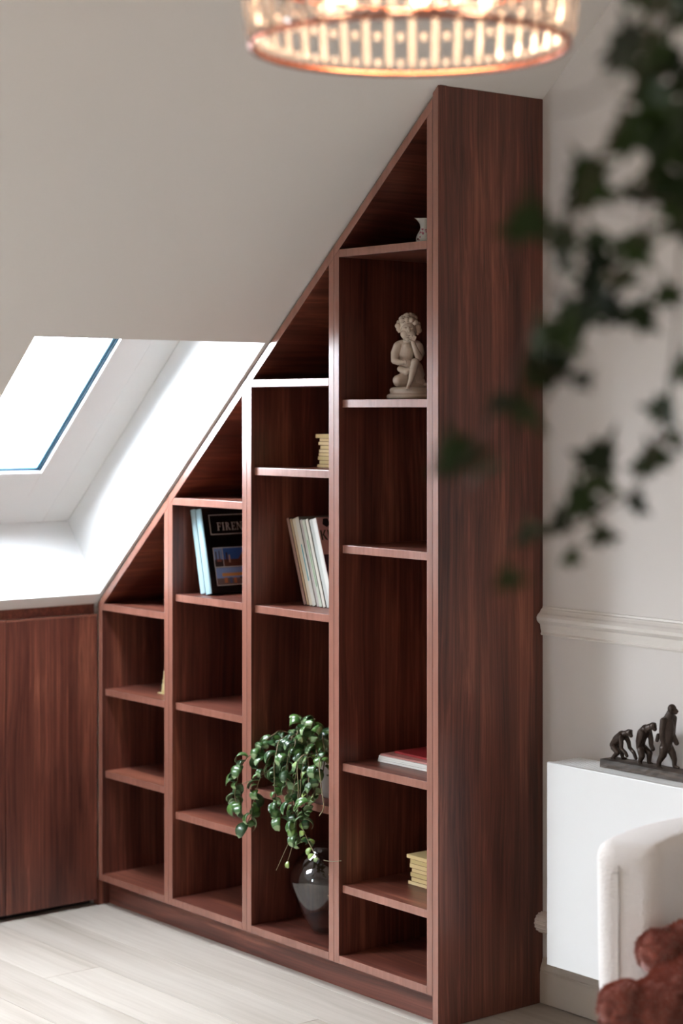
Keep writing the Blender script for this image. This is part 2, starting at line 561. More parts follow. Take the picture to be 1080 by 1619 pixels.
# ---- low cupboards under the eaves
seam_y = on_x(9.5, 1200, KNEE_X).y
dw = .60
cab = [(seam_y, -.003, 'walnut cupboard with a plain door right beside the bookcase'),
       (seam_y - dw, seam_y, 'walnut cupboard further along, past the seam of the first door')]
for a, b, lab in cab:
    c = thing('eaves_cupboard', lab, 'cupboard', (KNEE_X - .15, (a + b) / 2, 0), group='walnut cupboards under the skylight')
    ym = (a + b) / 2; xm = KNEE_X - .15

    def L_(mb):
        mb.v = [(p - xm, q - ym, r) for p, q, r in mb.v]; return mb
    L_(MB().box(-2.04, KNEE_X - .024, a + .001, b - .0005, .03, .94)).build('body', walnut_v, c)
    d = L_(MB().box(KNEE_X - .020, KNEE_X, a + .0012, b - .0012, .020, .9425)).build('door', [walnut_v, walnut_lit], c, bevel=.001)
    L_(MB().box(KNEE_X - .020, KNEE_X + .0006, a + .0012, b - .0012, .9427, .948)).build('edge_band', walnut_lit, d)  # door's top band in the paler colour with light painted in
    L_(MB().box(-2.04, KNEE_X - .0205, a + .001, b - .0005, .9485, .9895)).build('grip_rail', walnut_h, c)
    L_(MB().box(-2.04, KNEE_X - .045, a + .001, b - .0005, 0.0005, .0295)).build('kick_board', gap_shade_mat, c)

# ================================================================== RADIATOR
white_metal = plain('radiator_enamel', (236, 237, 236), .35)
chrome = plain('chrome', (200, 198, 195), .2, metal=1)
knob_mat = plain('valve_plastic', (196, 182, 172), .45)
RX0, RX1, RY0, RY1, RZ0, RZ1 = .170, 1.10, .225, .355, .168, .695
rc = Vector(((RX0 + RX1) / 2, RY1, RZ0))
rad = thing('radiator', 'flat white panel radiator mounted on the wall beside the bookcase', 'radiator', rc)


def R_(mb):
    mb.v = [(a - rc.x, b - rc.y, c - rc.z) for a, b, c in mb.v]; return mb


R_(MB().box(RX0, RX1, RY0, RY0 + .012, RZ0, RZ1)).build('front_panel', white_metal, rad, bevel=.002)
R_(MB().box(RX0 + .004, RX1 - .004, RY1 - .012, RY1, RZ0 + .01, RZ1 - .006)).build('rear_panel', white_metal, rad)
for sx in (RX0 + .002, RX1 - .014):
    R_(MB().box(sx, sx + .012, RY0 + .0125, RY1 - .0125, RZ0 + .012, RZ1 - .012)).build('side_cover', white_metal, rad)
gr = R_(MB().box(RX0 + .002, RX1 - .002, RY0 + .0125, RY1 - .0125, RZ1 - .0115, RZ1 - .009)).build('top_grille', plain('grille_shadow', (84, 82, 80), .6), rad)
ns = 11
for k in range(ns):
    yy = RY0 + .016 + (RY1 - RY0 - .03) * k / (ns - 1)
    R_(MB().box(RX0 + .002, RX1 - .002, yy - .0026, yy + .0026, RZ1 - .009, RZ1 - .001)).build('slat', white_metal, gr)
kp = on_y(857, 1457, .30)
vb = R_(MB().tube([(RX0 - .0499, .30, kp.z), (RX0 + .0019, .30, kp.z)], [.011, .011], 12)).build('valve', chrome, rad, smooth=True)
kn = R_(MB().tube([(RX0 - .100, .30, kp.z), (RX0 - .096, .30, kp.z), (RX0 - .074, .30, kp.z), (RX0 - .050, .30, kp.z)], [.017, .025, .0275, .024], 24)).build('knob', knob_mat, rad, smooth=True)
for k in range(16):
    a = 2 * math.pi * k / 16
    c, s_ = math.cos(a), math.sin(a)
    R_(MB().tube([(RX0 - .095, .30 + .0255 * c, kp.z + .0255 * s_), (RX0 - .052, .30 + .0268 * c, kp.z + .0268 * s_)], .0026, 5)).build('ridge', knob_mat, kn)
R_(MB().box(RX0 + .055, RX0 + .11, .25, .33, RZ0 - .010, RZ0 + .008)).build('bracket', chrome, rad, bevel=.003)

# ================================================================== FIGURE OF WALKING APES ON THE RADIATOR
bronze = plain('dark_bronze', (58, 45, 37), .36, metal=.4, bump=.3, bscale=160)
bronze_base = wood('weathered_base', 'X', [(.3, (38, 34, 31)), (.5, (70, 60, 53)), (.62, (108, 94, 82)), (.75, (128, 112, 98))], rough=.6, fine=120, broad=30, stretch=.12, bump=.3)
GZ = RZ1 - .0008
gp = on_z(948.5, 1212.5, GZ)
gl = .34
fig = thing('evolution_sculpture', 'dark bronze row of striding apes on a plank, standing on the radiator', 'sculpture', (gp.x, gp.y, GZ))
bm_ = MB()
nseg = 22
BD, BH = .062, .0205
for i in range(nseg + 1):
    x = gl * i / nseg
    jt = lambda s=.0012: random.uniform(-s, s)
    bm_.v += [(x, jt() if i else 0, 0), (x, .001 + jt(), BH * .5), (x, .002 + jt(), BH + jt(.0008)), (x, BD * .5, BH + .0015 + jt(.0015)), (x, BD - .002, BH + jt(.0008)), (x, BD + jt(), 0)]
for i in range(nseg):
    for j in range(6):
        bm_.f.append([i * 6 + j, (i + 1) * 6 + j, (i + 1) * 6 + (j + 1) % 6, i * 6 + (j + 1) % 6]); bm_.mi.append(0)
bm_.f += [list(range(6)), [nseg * 6 + j for j in range(5, -1, -1)]]; bm_.mi += [0, 0]
bm_.build('plank_base', bronze_base, fig)


def ape(name, chains, balls, foot_px):
    """points traced in the side view: px along the walk, py up, lateral offset in metres"""
    k = 1 / (7.714 * 632)

    def P(px, py, lat):
        g = 778 + .186 * (px - 250)
        return Vector(((px - 66) * k / .745 - (BD * .5 + lat) * .92, BD * .5 + lat, BH + (g - py) * k))
    mb = MB()
    for pts, rs in chains: mb.limb([P(*p) for p in pts], [r * k for r in rs], 10)
    for p, r in balls:
        r = r if isinstance(r, tuple) else (r, r, r)
        mb.ball(P(*p), tuple(q * k for q in r), 12, 8)
    me = fuse(mb, .0011, 3, name, bronze)
    return link(name, me, fig)


LT = .010
ape('knuckle_walking_ape',
    [([(235, 605, 0), (285, 540, 0), (345, 485, 0)], [50, 62, 60]),                                   # trunk
     ([(345, 480, 0), (395, 462, 0), (425, 455, 0)], [46, 38, 40]),                                   # neck
     ([(242, 625, -LT), (290, 690, -LT), (235, 745, -LT), (218, 770, -LT)], [44, 34, 24, 22]),        # near leg
     ([(218, 772, -LT), (255, 778, -LT)], [20, 15]),
     ([(255, 620, LT), (330, 680, LT), (345, 740, LT), (350, 775, LT)], [42, 34, 26, 22]),
     ([(350, 778, LT), (395, 786, LT)], [20, 14]),
     ([(325, 490, -LT), (335, 570, -LT), (335, 640, -LT), (385, 690, -LT), (405, 730, -LT)], [36, 30, 25, 24, 22]),
     ([(390, 510, LT), (425, 580, LT), (438, 650, LT), (490, 710, LT), (520, 785, LT)], [36, 30, 25, 25, 22])],
    [((432, 455, 0), (50, 42, 46)), ((455, 490, 0), (30, 26, 28)), ((448, 430, 0), (30, 34, 16))], 0)
ape('stooping_ape',
    [([(575, 640, 0), (575, 560, 0), (600, 470, 0), (640, 420, 0)], [56, 62, 72, 66]),
     ([(650, 410, 0), (700, 385, 0)], [50, 44]),
     ([(575, 660, -LT), (590, 735, -LT), (565, 800, -LT), (575, 835, -LT)], [46, 40, 28, 24]),
     ([(572, 842, -LT), (612, 850, -LT)], [22, 15]),
     ([(610, 650, LT), (685, 720, LT), (680, 780, LT), (678, 830, LT)], [46, 40, 32, 26]),
     ([(678, 842, LT), (718, 852, LT)], [22, 15]),
     ([(590, 440, -LT * 1.4), (572, 530, -LT * 1.5), (548, 610, -LT * 1.4), (560, 670, -LT * 1.2)], [36, 32, 26, 22]),
     ([(680, 450, LT * 1.2), (700, 540, LT * 1.3), (705, 620, LT * 1.2), (725, 670, LT)], [38, 34, 30, 30])],
    [((725, 380, 0), (54, 46, 50)), ((748, 412, 0), (30, 30, 32)), ((735, 350, 0), (34, 36, 18))], 0)
ape('upright_ape',
    [([(880, 640, 0), (900, 540, 0), (905, 430, 0), (900, 330, 0)], [74, 70, 84, 78]),
     ([(905, 300, 0), (935, 225, 0)], [60, 48]),
     ([(860, 640, -LT), (845, 720, -LT), (800, 800, -LT), (795, 862, -LT)], [60, 48, 32, 28]),
     ([(790, 872, -LT), (828, 886, -LT)], [26, 17]),
     ([(915, 640, LT), (960, 720, LT), (985, 800, LT), (985, 868, LT)], [56, 46, 34, 28]),
     ([(985, 884, LT), (1035, 900, LT)], [25, 16]),
     ([(850, 300, -LT * 1.7), (835, 400, -LT * 1.9), (828, 500, -LT * 1.9), (860, 610, -LT * 1.5)], [44, 38, 30, 24]),
     ([(975, 300, LT * 1.5), (965, 420, LT * 1.7), (965, 500, LT * 1.5), (1010, 600, LT)], [44, 40, 34, 32]),
     ([(790, 500, LT * .6), (775, 560, LT * .6)], [26, 24])],
    [((955, 175, 0), (58, 54, 62)), ((995, 205, 0), (34, 34, 40)), ((1018, 205, 0), (16, 16, 18)), ((945, 185, -LT * 1.1), (12, 10, 22))], 0)

# ================================================================== THINGS IN THE BOOKCASE
SHELF = {(u, i): z for u in range(4) for i, z in enumerate(ADJ[u])}

# ---- white cherub statue
ivory = plain('ivory_porcelain', (214, 200, 184), .22, coat=.4, bump=.03, bscale=60)
sz = SHELF[3, 0] + .0003
sp = on_y(590 + 525 / 8.99, 632, .150); sp.z = sz
FACE = math.atan2(RIGHT.y, RIGHT.x)
cherub = thing('cherub_statue', 'white porcelain cherub resting his cheek on one hand, on a shelf', 'statue', sp, (0, 0, FACE))
SK = 1 / (8.99 * 586)


def S(px, py, y=0.): return Vector(((px - 525) * SK, y, (1440 - py) * SK))


mb = MB()
mb.lathe([(.001, 0), (.060, 0), (.064, .003), (.0655, .007), (.064, .012), (.060, .015), (.056, .016), (.055, .018), (.056, .021), (.0565, .026), (.054, .031), (.048, .034), (.001, .0345)], 48)
mb.build('base', ivory, cherub, smooth=True)
mb = MB()


def limb(pts, rs): mb.limb([S(*p) for p in pts], [r * SK for r in rs], 14)


limb([(505, 1150, .012), (480, 1020, .010), (465, 900, .008), (470, 790, .004), (490, 690, .002)], [135, 112, 105, 118, 112])   # trunk
mb.ball(S(470, 930, -.006), (100 * SK, 92 * SK, 95 * SK))                                   # belly
limb([(370, 655, .004), (495, 640, .006), (630, 655, .006)], [72, 90, 72])                  # shoulders
limb([(495, 640, .002), (490, 570, -.004)], [72, 66])                                       # neck
limb([(350, 670, 0), (305, 770, -.004), (300, 870, -.012)], [72, 64, 56])                   # his right upper arm
limb([(300, 875, -.012), (350, 905, -.026), (405, 905, -.034)], [56, 44, 34])               # forearm to lap
limb([(405, 905, -.034), (435, 895, -.037)], [34, 20])
for i, (dx, dy) in enumerate(((30, -26), (44, -8), (46, 10), (38, 24))):
    limb([(418, 902, -.036), (418 + dx, 902 + dy, -.040)], [13, 10])
limb([(650, 680, 0), (672, 770, -.010), (650, 835, -.024)], [72, 66, 54])                   # his left upper arm
limb([(650, 835, -.024), (600, 730, -.034), (560, 620, -.038)], [54, 42, 33])               # forearm up to cheek
for (a, b, c, d) in ((545, 590, 520, 560), (555, 580, 548, 530), (570, 575, 578, 520), (583, 585, 602, 540)):
    limb([(a, b, -.039), (c, d, -.041)], [16, 12])
limb([(545, 600, -.040), (510, 590, -.044)], [15, 12])                                      # thumb under the chin
limb([(640, 1080, .006), (625, 985, -.016), (590, 905, -.040)], [100, 84, 62])              # his left thigh
limb([(590, 905, -.040), (560, 1020, -.048), (530, 1150, -.052), (500, 1225, -.054)], [60, 54, 40, 28])
limb([(498, 1232, -.050), (482, 1272, -.060), (470, 1290, -.064)], [30, 24, 18])            # foot
for i in range(4): limb([(468 + 13 * i, 1284, -.064), (464 + 13 * i, 1294, -.070)], [9, 7])
limb([(500, 1130, .006), (420, 1150, -.018), (345, 1165, -.030)], [112, 98, 80])            # folded right thigh
limb([(340, 1190, -.026), (450, 1215, -.010), (590, 1240, .002), (720, 1225, .010)], [66, 58, 50, 36])
limb([(720, 1225, .010), (780, 1228, .004)], [36, 26])
limb([(380, 1000, -.018), (470, 1035, -.030), (540, 1000, -.030)], [48, 52, 46])            # drapery across the lap
limb([(640, 1140, .010), (690, 1190, .012)], [80, 66])
mb.ball(S(500, 460, -.012), (118 * SK, 112 * SK, 148 * SK))                                 # head
mb.ball(S(440, 500, -.024), (62 * SK, 56 * SK, 62 * SK)); mb.ball(S(545, 505, -.024), (60 * SK, 56 * SK, 62 * SK))   # cheeks
mb.ball(S(482, 565, -.026), (42 * SK, 40 * SK, 36 * SK))                                    # chin
limb([(498, 400, -.034), (505, 455, -.040)], [16, 22])                                      # nose
limb([(455, 522, -.0375), (485, 530, -.0395), (515, 522, -.0375)], [9, 12, 9])              # lips
mb.ball(S(365, 440, -.004), (24 * SK, 30 * SK, 40 * SK)); mb.ball(S(635, 470, -.004), (24 * SK, 30 * SK, 40 * SK))   # ears
mb.ball(S(440, 408, -.0325), (26 * SK, 12 * SK, 13 * SK)); mb.ball(S(552, 410, -.0325), (26 * SK, 12 * SK, 13 * SK)) # eyelids
link('figure', fuse(mb, .00135, 2, 'cherub_body', ivory), cherub)
mb = MB()
rr = random.Random(3)
mb.ball(S(502, 372, .004), (152 * SK, 150 * SK, 165 * SK))
for i in range(52):
    a = rr.uniform(0, 2 * math.pi); el = rr.uniform(-.25, 1.35)
    cx_, cy_, cz_ = math.cos(a) * math.cos(el), math.sin(a) * math.cos(el), math.sin(el)
    if cy_ < -.35 and cz_ < .52: continue
    mb.ball(S(502, 380, .003) + Vector((cx_ * 152, cy_ * 148, cz_ * 165)) * SK, rr.uniform(30, 46) * SK, 10, 7)
for px, py, yy, r in ((345, 375, -.008, 44), (360, 420, -.004, 40), (655, 440, -.004, 44), (640, 390, -.008, 46), (400, 300, -.022, 42), (470, 285, -.028, 40), (540, 290, -.028, 42), (600, 325, -.02, 44)):
    mb.ball(S(px, py, yy), r * SK, 10, 7)
link('curly_hair', fuse(mb, .0013, 1, 'cherub_hair', ivory), cherub)

# ---- flowered jug
jz = FIX[3] + .0003
jp = on_y(630 + 660 / 15.43, 320 + 905 / 15.43, .16)
jug_m, nt, b = new_mat('flowered_porcelain')
b.inputs['Roughness'].default_value = .15; b.inputs['Coat Weight'].default_value = .5
tc = nt.nodes.new('ShaderNodeTexCoord')
sepx = nt.nodes.new('ShaderNodeSeparateXYZ'); nt.links.new(tc.outputs['Object'], sepx.inputs[0])
vo = nt.nodes.new('ShaderNodeTexVoronoi'); vo.inputs['Scale'].default_value = 110
nt.links.new(tc.outputs['Object'], vo.inputs['Vector'])
cr = nt.nodes.new('ShaderNodeValToRGB'); el = cr.color_ramp.elements
el[0].position = .28; el[0].color = (1, 1, 1, 1); el[1].position = .42; el[1].color = (0, 0, 0, 1)
nt.links.new(vo.outputs['Distance'], cr.inputs[0])
band = nt.nodes.new('ShaderNodeMath'); band.operation = 'COMPARE'; band.inputs[1].default_value = .036; band.inputs[2].default_value = .017
nt.links.new(sepx.outputs['Z'], band.inputs[0])
front = nt.nodes.new('ShaderNodeMath'); front.operation = 'LESS_THAN'; front.inputs[1].default_value = -.008
nt.links.new(sepx.outputs['Y'], front.inputs[0])
mm = nt.nodes.new('ShaderNodeMath'); mm.operation = 'MULTIPLY'; nt.links.new(band.outputs[0], mm.inputs[0]); nt.links.new(front.outputs[0], mm.inputs[1])
m2 = nt.nodes.new('ShaderNodeMath'); m2.operation = 'MULTIPLY'; nt.links.new(mm.outputs[0], m2.inputs[0]); nt.links.new(cr.outputs[0], m2.inputs[1])
fc = nt.nodes.new('ShaderNodeValToRGB'); el = fc.color_ramp.elements; fc.color_ramp.interpolation = 'CONSTANT'
el[0].position = 0; el[0].color = lin((190, 110, 125)); el[1].position = .45; el[1].color = lin((95, 60, 62)); e_ = el.new(.75); e_.color = lin((215, 150, 160))
sp_ = nt.nodes.new('ShaderNodeSeparateColor'); nt.links.new(vo.outputs['Color'], sp_.inputs[0]); nt.links.new(sp_.outputs[0], fc.inputs[0])
mc = nt.nodes.new('ShaderNodeMix'); mc.data_type = 'RGBA'
nt.links.new(m2.outputs[0], mc.inputs[0]); mc.inputs[6].default_value = lin((222, 220, 212)); nt.links.new(fc.outputs[0], mc.inputs[7])
nt.links.new(mc.outputs[2], b.inputs['Base Color'])
jug = thing('milk_jug', 'small white porcelain jug with pink flowers on the top shelf', 'jug', (jp.x, .16, jz), (0, 0, FACE))
prof = [(.001, .002), (.014, 0), (.0175, .002), (.0235, .010), (.0265, .020), (.0260, .030), (.0215, .040), (.0165, .048), (.0142, .056), (.0145, .066), (.0165, .076), (.0185, .081)]
inn = [(r - .0018, z) for r, z in prof[3:]][::-1]
jm = MB().lathe(prof + inn + [(.001, .006)], 36)
for i, (x, y_, z) in enumerate(jm.v):                 # pull the lip out into a spout
    if z > .058 and x < 0:
        t = (z - .058) / .023
        w_ = max(0, -x / math.hypot(x, y_)) ** 6
        jm.v[i] = (x - .0125 * w_ * t * t, y_ * (1 - .25 * w_), z + .002 * w_ * t)
jm.build('body', jug_m, jug, smooth=True)
hp = []
for i in range(13):
    t = i / 12
    a = -.2 + t * 3.0
    hp.append((.016 + .022 * math.sin(a * .98 + .1), 0, .072 - .046 * t))
MB().tube(hp, .0026, 8).build('handle', jug_m, jug, smooth=True)


# ---- books
pages_mat = plain('paper_pages', (214, 206, 186), .8)
cover_cache = {}


def cover_mat(rgb, rough=.4):
    key = (rgb, rough)
    if key not in cover_cache: cover_cache[key] = plain('cover_%d' % len(cover_cache), rgb, rough)
    return cover_cache[key]


def make_book(name, label, cat, w, h, t, cov, loc, rot=(0, 0, 0), spine=None, group=None, board=.0016, over=.002, round_spine=False, pages=None):
    """local x thickness, y from spine (0) to fore edge (w), z height"""
    o = thing(name, label, cat, loc, rot, group)
    MB().box(board, t - board, board + .0005, w - over, over, h - over).build('pages', pages or pages_mat, o)
    c = MB()
    c.box(0, board * .98, 0, w, 0, h); c.box(t - board * .98, t, 0, w, 0, h)
    if round_spine:
        n = 8; pts = []
        for i in range(n + 1):
            a = math.pi * i / n
            pts.append((t / 2 - (t / 2 - board) * math.cos(a), -.0055 * math.sin(a)))
        vs = [(x, y_, 0) for x, y_ in pts] + [(x, y_, h) for x, y_ in pts]
        fs = [(i, i + 1, i + n + 2, i + n + 1) for i in range(n)] + [list(range(n, -1, -1)), [n + 1 + i for i in range(n + 1)], (0, n + 1, 2 * n + 1, n)]
        sm = MB().add(vs, fs)
    else:
        sm = MB().box(board, t - board, -.0012, 0, 0, h)
    c.build('cover', cov, o)
    sm.build('spine', spine or cov, o, smooth=False)
    return o


# two art books and the black city guide lean on the left side of the second unit
z2 = SHELF[1, 0] + .0004
spA, spB = plain('silver_spine', (158, 182, 186), .3), plain('pale_blue_spine', (148, 176, 182), .3)
black_cover = plain('gloss_black_cover', (16, 16, 17), .16, coat=.6)
teal_dark = plain('dark_teal_cover', (34, 52, 56), .3)
yb = .066
bl = on_y(317.5, 938, yb)
lean = math.asin(min(.3, (bl.x - (INNER[1][0] + .001)) / .262))
x_ = bl.x
bookA = make_book('art_book', 'silver-spined book leaning on the bookcase side, left of its black twin', 'book', .205, .262, .030, teal_dark, (x_, yb, z2), (0, -lean, 0), spA, round_spine=True, board=.0025)
x_ += .0305 / math.cos(lean)
guide = make_book('city_book', 'black hardback with FIRENZE on its cover and a pale spine', 'book', .215, .264, .034, black_cover, (x_, yb - .002, z2), (0, -lean, 0), spB, round_spine=True, board=.0025)

silver_ink = plain('silver_ink', (188, 184, 178), .4)
GT = .034


def on_cover(name, polys, mat, parent, lift=.0004):
    """flat print on the front cover: (y, z) polygons"""
    m = MB()
    for p in polys: m.add([(GT + lift, a, c) for a, c in p], [list(range(len(p)))])
    return m.build(name, mat, parent)


def rect(a, b, c, d): return [(a, c), (b, c), (b, d), (a, d)]


def frame_polys(a, b, c, d, t): return [rect(a, b, c, c + t), rect(a, b, d - t, d), rect(a, a + t, c + t, d - t), rect(b - t, b, c + t, d - t)]


def serif_word(word, y0, z0, h, gap):
    """capital letters out of stems, bars and serifs"""
    P_ = []
    y = y0
    th, tn, sf = h * .17, h * .07, h * .09

    def stem(yc, z_a=0, z_b=1., wd=None):
        wd = wd or th
        P_.append(rect(yc, yc + wd, z0 + h * z_a, z0 + h * z_b))

    def serif(ya, yb_, z): P_.append(rect(ya, yb_, z0 + h * z, z0 + h * z + tn))
    for ch in word:
        if ch == 'I':
            stem(y + sf); serif(y, y + th + 2 * sf, 0); serif(y, y + th + 2 * sf, 1 - .07); y += th + 2 * sf
        elif ch in 'FE':
            wd = h * .62
            stem(y + sf); serif(y, y + th + 2 * sf, 0); serif(y, y + wd, .93)
            P_.append(rect(y + sf + th, y + wd * .78, z0 + h * .48, z0 + h * .55)); P_.append(rect(y + wd * .74, y + wd * .82, z0 + h * .40, z0 + h * .63))
            P_.append(rect(y + wd - tn, y + wd, z0 + h * .74, z0 + h * .93))
            if ch == 'E':
                serif(y, y + wd * 1.05, 0); P_.append(rect(y + wd * 1.05 - tn, y + wd * 1.05, z0 + h * .07, z0 + h * .28))
            y += wd * (1.05 if ch == 'E' else 1)
        elif ch == 'R':
            wd = h * .72
            stem(y + sf); serif(y, y + th + 2 * sf, 0); serif(y, y + sf + th, .93)
            n = 10; yo = y + sf + th; ro, ri = h * .26, h * .17
            out = [(yo + (wd * .42) * math.sin(math.pi * i / n), z0 + h * .74 + ro * math.cos(math.pi * i / n)) for i in range(n + 1)]
            inn_ = [(yo + (wd * .42 - th * .9) * math.sin(math.pi * i / n), z0 + h * .74 + (ri + h * .03) * math.cos(math.pi * i / n)) for i in range(n + 1)]
            for i in range(n): P_.append([out[i], out[i + 1], inn_[i + 1], inn_[i]])
            P_.append([(yo + wd * .10, z0 + h * .50), (yo + wd * .28, z0 + h * .50), (y + wd * 1.08, z0), (y + wd * .82, z0)])
            y += wd * 1.06
        elif ch == 'N':
            wd = h * .82
            stem(y + sf, 0, 1, tn * 1.2); stem(y + wd - sf - tn, 0, 1, tn * 1.2)
            serif(y, y + sf * 2 + tn, 0); serif(y - sf * .4, y + sf + tn, .93); serif(y + wd - 2 * sf - tn, y + wd, .93)
            P_.append([(y + sf * .6, z0 + h), (y + sf * .6 + th * 1.1, z0 + h), (y + wd - sf, z0), (y + wd - sf - tn, z0)])
            y += wd
        elif ch == 'Z':
            wd = h * .66
            serif(y, y + wd, 0); serif(y, y + wd, .93)
            P_.append([(y, z0 + tn), (y + th * 1.2, z0 + tn), (y + wd, z0 + h - tn), (y + wd - th * 1.2, z0 + h - tn)])
            P_.append(rect(y, y + tn, z0 + h * .74, z0 + h)); P_.append(rect(y + wd - tn, y + wd, z0, z0 + h * .26))
            y += wd
        y += gap
    return P_


tf = on_cover('title_frame', frame_polys(.022, .212, .180, .243, .0028), silver_ink, guide)
on_cover('title', serif_word('FIRENZE', .049, .193, .0250, .0036), silver_ink, guide, .0005)
PH = 'photo_print'
pic = on_cover('picture_border', frame_polys(.022, .205, .022, .140, .0022) + [rect(.022, .205, .078, .0802), rect(.056, .058, .0802, .140)], plain('white_ink', (214, 214, 210), .4), guide, .0007)


def photo(name, a, b, c, d, sky, ground, spots):
    on_cover('photo_sky', [rect(a, b, c, d)], cover_mat(sky, .3), guide, .0003)
    on_cover('photo_ground', [rect(a, b, c, c + (d - c) * .38)], cover_mat(ground, .3), guide, .0004)
    for col, polys in spots: on_cover(name, polys, cover_mat(col, .3), guide, .0005)


photo('photo_towers', .0245, .0555, .081, .138, (120, 150, 196), (44, 32, 30),
      [((70, 60, 66), [rect(.029, .034, .098, .128)]), ((72, 60, 66), [rect(.042, .046, .098, .130)]), ((150, 84, 66), [rect(.034, .050, .096, .104)])])
photo('photo_square', .0585, .203, .081, .138, (52, 96, 168), (92, 58, 42),
      [((60, 40, 40), [rect(.068, .074, .095, .124)]), ((176, 152, 132), [rect(.078, .084, .092, .116)]), ((120, 66, 48), [[(.112, .100), (.203, .100), (.203, .130), (.150, .128), (.132, .124)]])])
photo('photo_bridge', .0245, .203, .0245, .077, (128, 160, 210), (112, 96, 92),
      [((206, 150, 84), [rect(.046, .125, .050, .060)]), ((150, 96, 70), [rect(.125, .203, .050, .064)]), ((184, 116, 70), [rect(.052, .064, .030, .046)]), ((180, 112, 74), [rect(.088, .098, .028, .044)]), ((80, 96, 140), [rect(.072, .082, .028, .046)]), ((58, 50, 44), [rect(.112, .130, .040, .047)])])

# ---- leaning magazines in the third unit
z3 = SHELF[2, 1] + .0004
ym_ = .118
m0 = on_y(480, 955, ym_)
lean3 = math.asin(min(.32, (m0.x - (INNER[2][0] + .001)) / .268))
mag = [(.013, (150, 116, 104), 'dusty pink'), (.011, (184, 156, 122), 'tan'), (.016, (206, 196, 172), 'cream'), (.018, (208, 206, 196), 'teal-striped white'),
       (.014, (172, 164, 158), 'mid grey'), (.014, (184, 192, 174), 'pale green'), (.014, (208, 204, 192), 'ivory'), (.016, (178, 182, 176), 'cool grey'), (.020, (206, 206, 200), 'white')]
x_ = m0.x
rr = random.Random(5)
lastmag = None
for i, (t, rgb, word) in enumerate(mag):
    lab = ('slim magazine with a %s spine leaning in the row above the plant' % word) if i < 8 else 'thick magazine with a pink and red cover, last of the leaning row'
    sp_m = cover_mat(rgb, .5)
    lastmag = make_book('magazine', lab, 'magazine', .20, .266 - rr.uniform(0, .006), t, cover_mat(tuple(int(q * .55) for q in rgb), .5) if i < 8 else cover_mat((196, 160, 156), .35), (x_, ym_ + rr.uniform(-.003, .003), z3), (0, -lean3, 0), sp_m,  # covers darker than spines, painting shaded gaps between the magazines
                        group='magazines leaning in a row', board=.0012, over=.0006)
    if word.startswith('teal'):
        MB().box(.005, .0085, -.0018, -.0011, .075, .185).build('teal_stripe', cover_mat((60, 150, 160), .5), lastmag)
    if i == 5:
        MB().box(.006, .0085, -.0018, -.0011, .06, .20).build('green_stripe', cover_mat((110, 150, 104), .5), lastmag)
    x_ += (t + .0006) / math.cos(lean3)
GT = .020
on_cover('red_panel', [rect(.0, .2, .0, .155)], cover_mat((120, 28, 30), .3), lastmag, .0003)
on_cover('dark_picture', [[(.0, .155), (.0, .09), (.03, .12), (.06, .155)]], cover_mat((58, 34, 48), .3), lastmag, .0005)
on_cover('red_picture', [[(.01, .10), (.05, .07), (.07, .11), (.04, .135)]], cover_mat((172, 40, 38), .3), lastmag, .0006)
on_cover('head_picture', [[(.018, .245), (.024, .262), (.040, .262), (.046, .245), (.032, .236)]], cover_mat((40, 34, 36), .3), lastmag, .0005)
kl = []
zk, hk = .198, .030
for y0_ in (.004,):
    kl.append(rect(y0_, y0_ + .006, zk, zk + hk))
    kl.append([(y0_ + .006, zk + hk * .45), (y0_ + .015, zk + hk), (y0_ + .022, zk + hk), (y0_ + .010, zk + hk * .45)])
    kl.append([(y0_ + .006, zk + hk * .6), (y0_ + .012, zk + hk * .6), (y0_ + .023, zk), (y0_ + .015, zk)])
kl += [rect(.030, .036, zk, zk + hk), rect(.040, .046, zk, zk + hk), rect(.050, .056, zk, zk + hk)]
on_cover('masthead', kl, cover_mat((52, 58, 44), .4), lastmag, .0006)

# ---- stacks of little yellow booklets
yellow = [(204, 178, 128), (214, 190, 142), (196, 172, 118), (210, 184, 132)]
WORDS = ['bottom', 'second', 'third', 'fourth', 'fifth', 'sixth', 'seventh', 'eighth', 'ninth']


def booklet_stack(px_edge, py_bot, zshelf, yfront, n, total, where, group):
    p = on_y(px_edge, py_bot, yfront)
    z = zshelf + .0004
    rr = random.Random(n * 13)
    for i in range(n):
        t = total / n * rr.uniform(.85, 1.15) if i < n - 1 else zshelf + total - z
        dx = rr.uniform(-.006, .006)
        if i == 0: dx = -.010
        if i == n - 1: dx = -.016 if 'magazine' in where else .008
        c = cover_mat(rr.choice(yellow), .6)
        c_dark = cover_mat((124, 90, 52), .7)  # dark covers paint the shade between stacked booklets
        lab = '%s booklet up from the bottom in the yellow stack %s' % (WORDS[i], where)
        if i == 0: lab = 'bottom booklet of the yellow stack %s' % where
        if i == n - 1: lab = 'top booklet of the yellow stack %s' % where
        # lies flat: local x (thickness) turned up
        o = make_book('booklet', lab, 'booklet', .105, .165, t, c_dark if i < n - 1 else c, (p.x + dx + .012, yfront + rr.uniform(-.002, .002), z), (0, 0, 0), c, group=group, board=.0009, over=.0008, pages=cover_mat((222, 206, 160), .8))
        for ch in o.children:          # x->up, z->along the shelf
            me = ch.data
            for v in me.vertices: v.co = (v.co.z, v.co.y, v.co.x)
            me.flip_normals()
        z += t + .0002
    return o


booklet_stack(501, 738, SHELF[2, 0], .150, 9, .098, 'above the leaning magazines', 'yellow booklets above the leaning magazines')
topb = booklet_stack(645.5, 1392, SHELF[3, 3], .160, 7, .082, 'below the flat magazine pile', 'yellow booklets below the flat magazine pile')

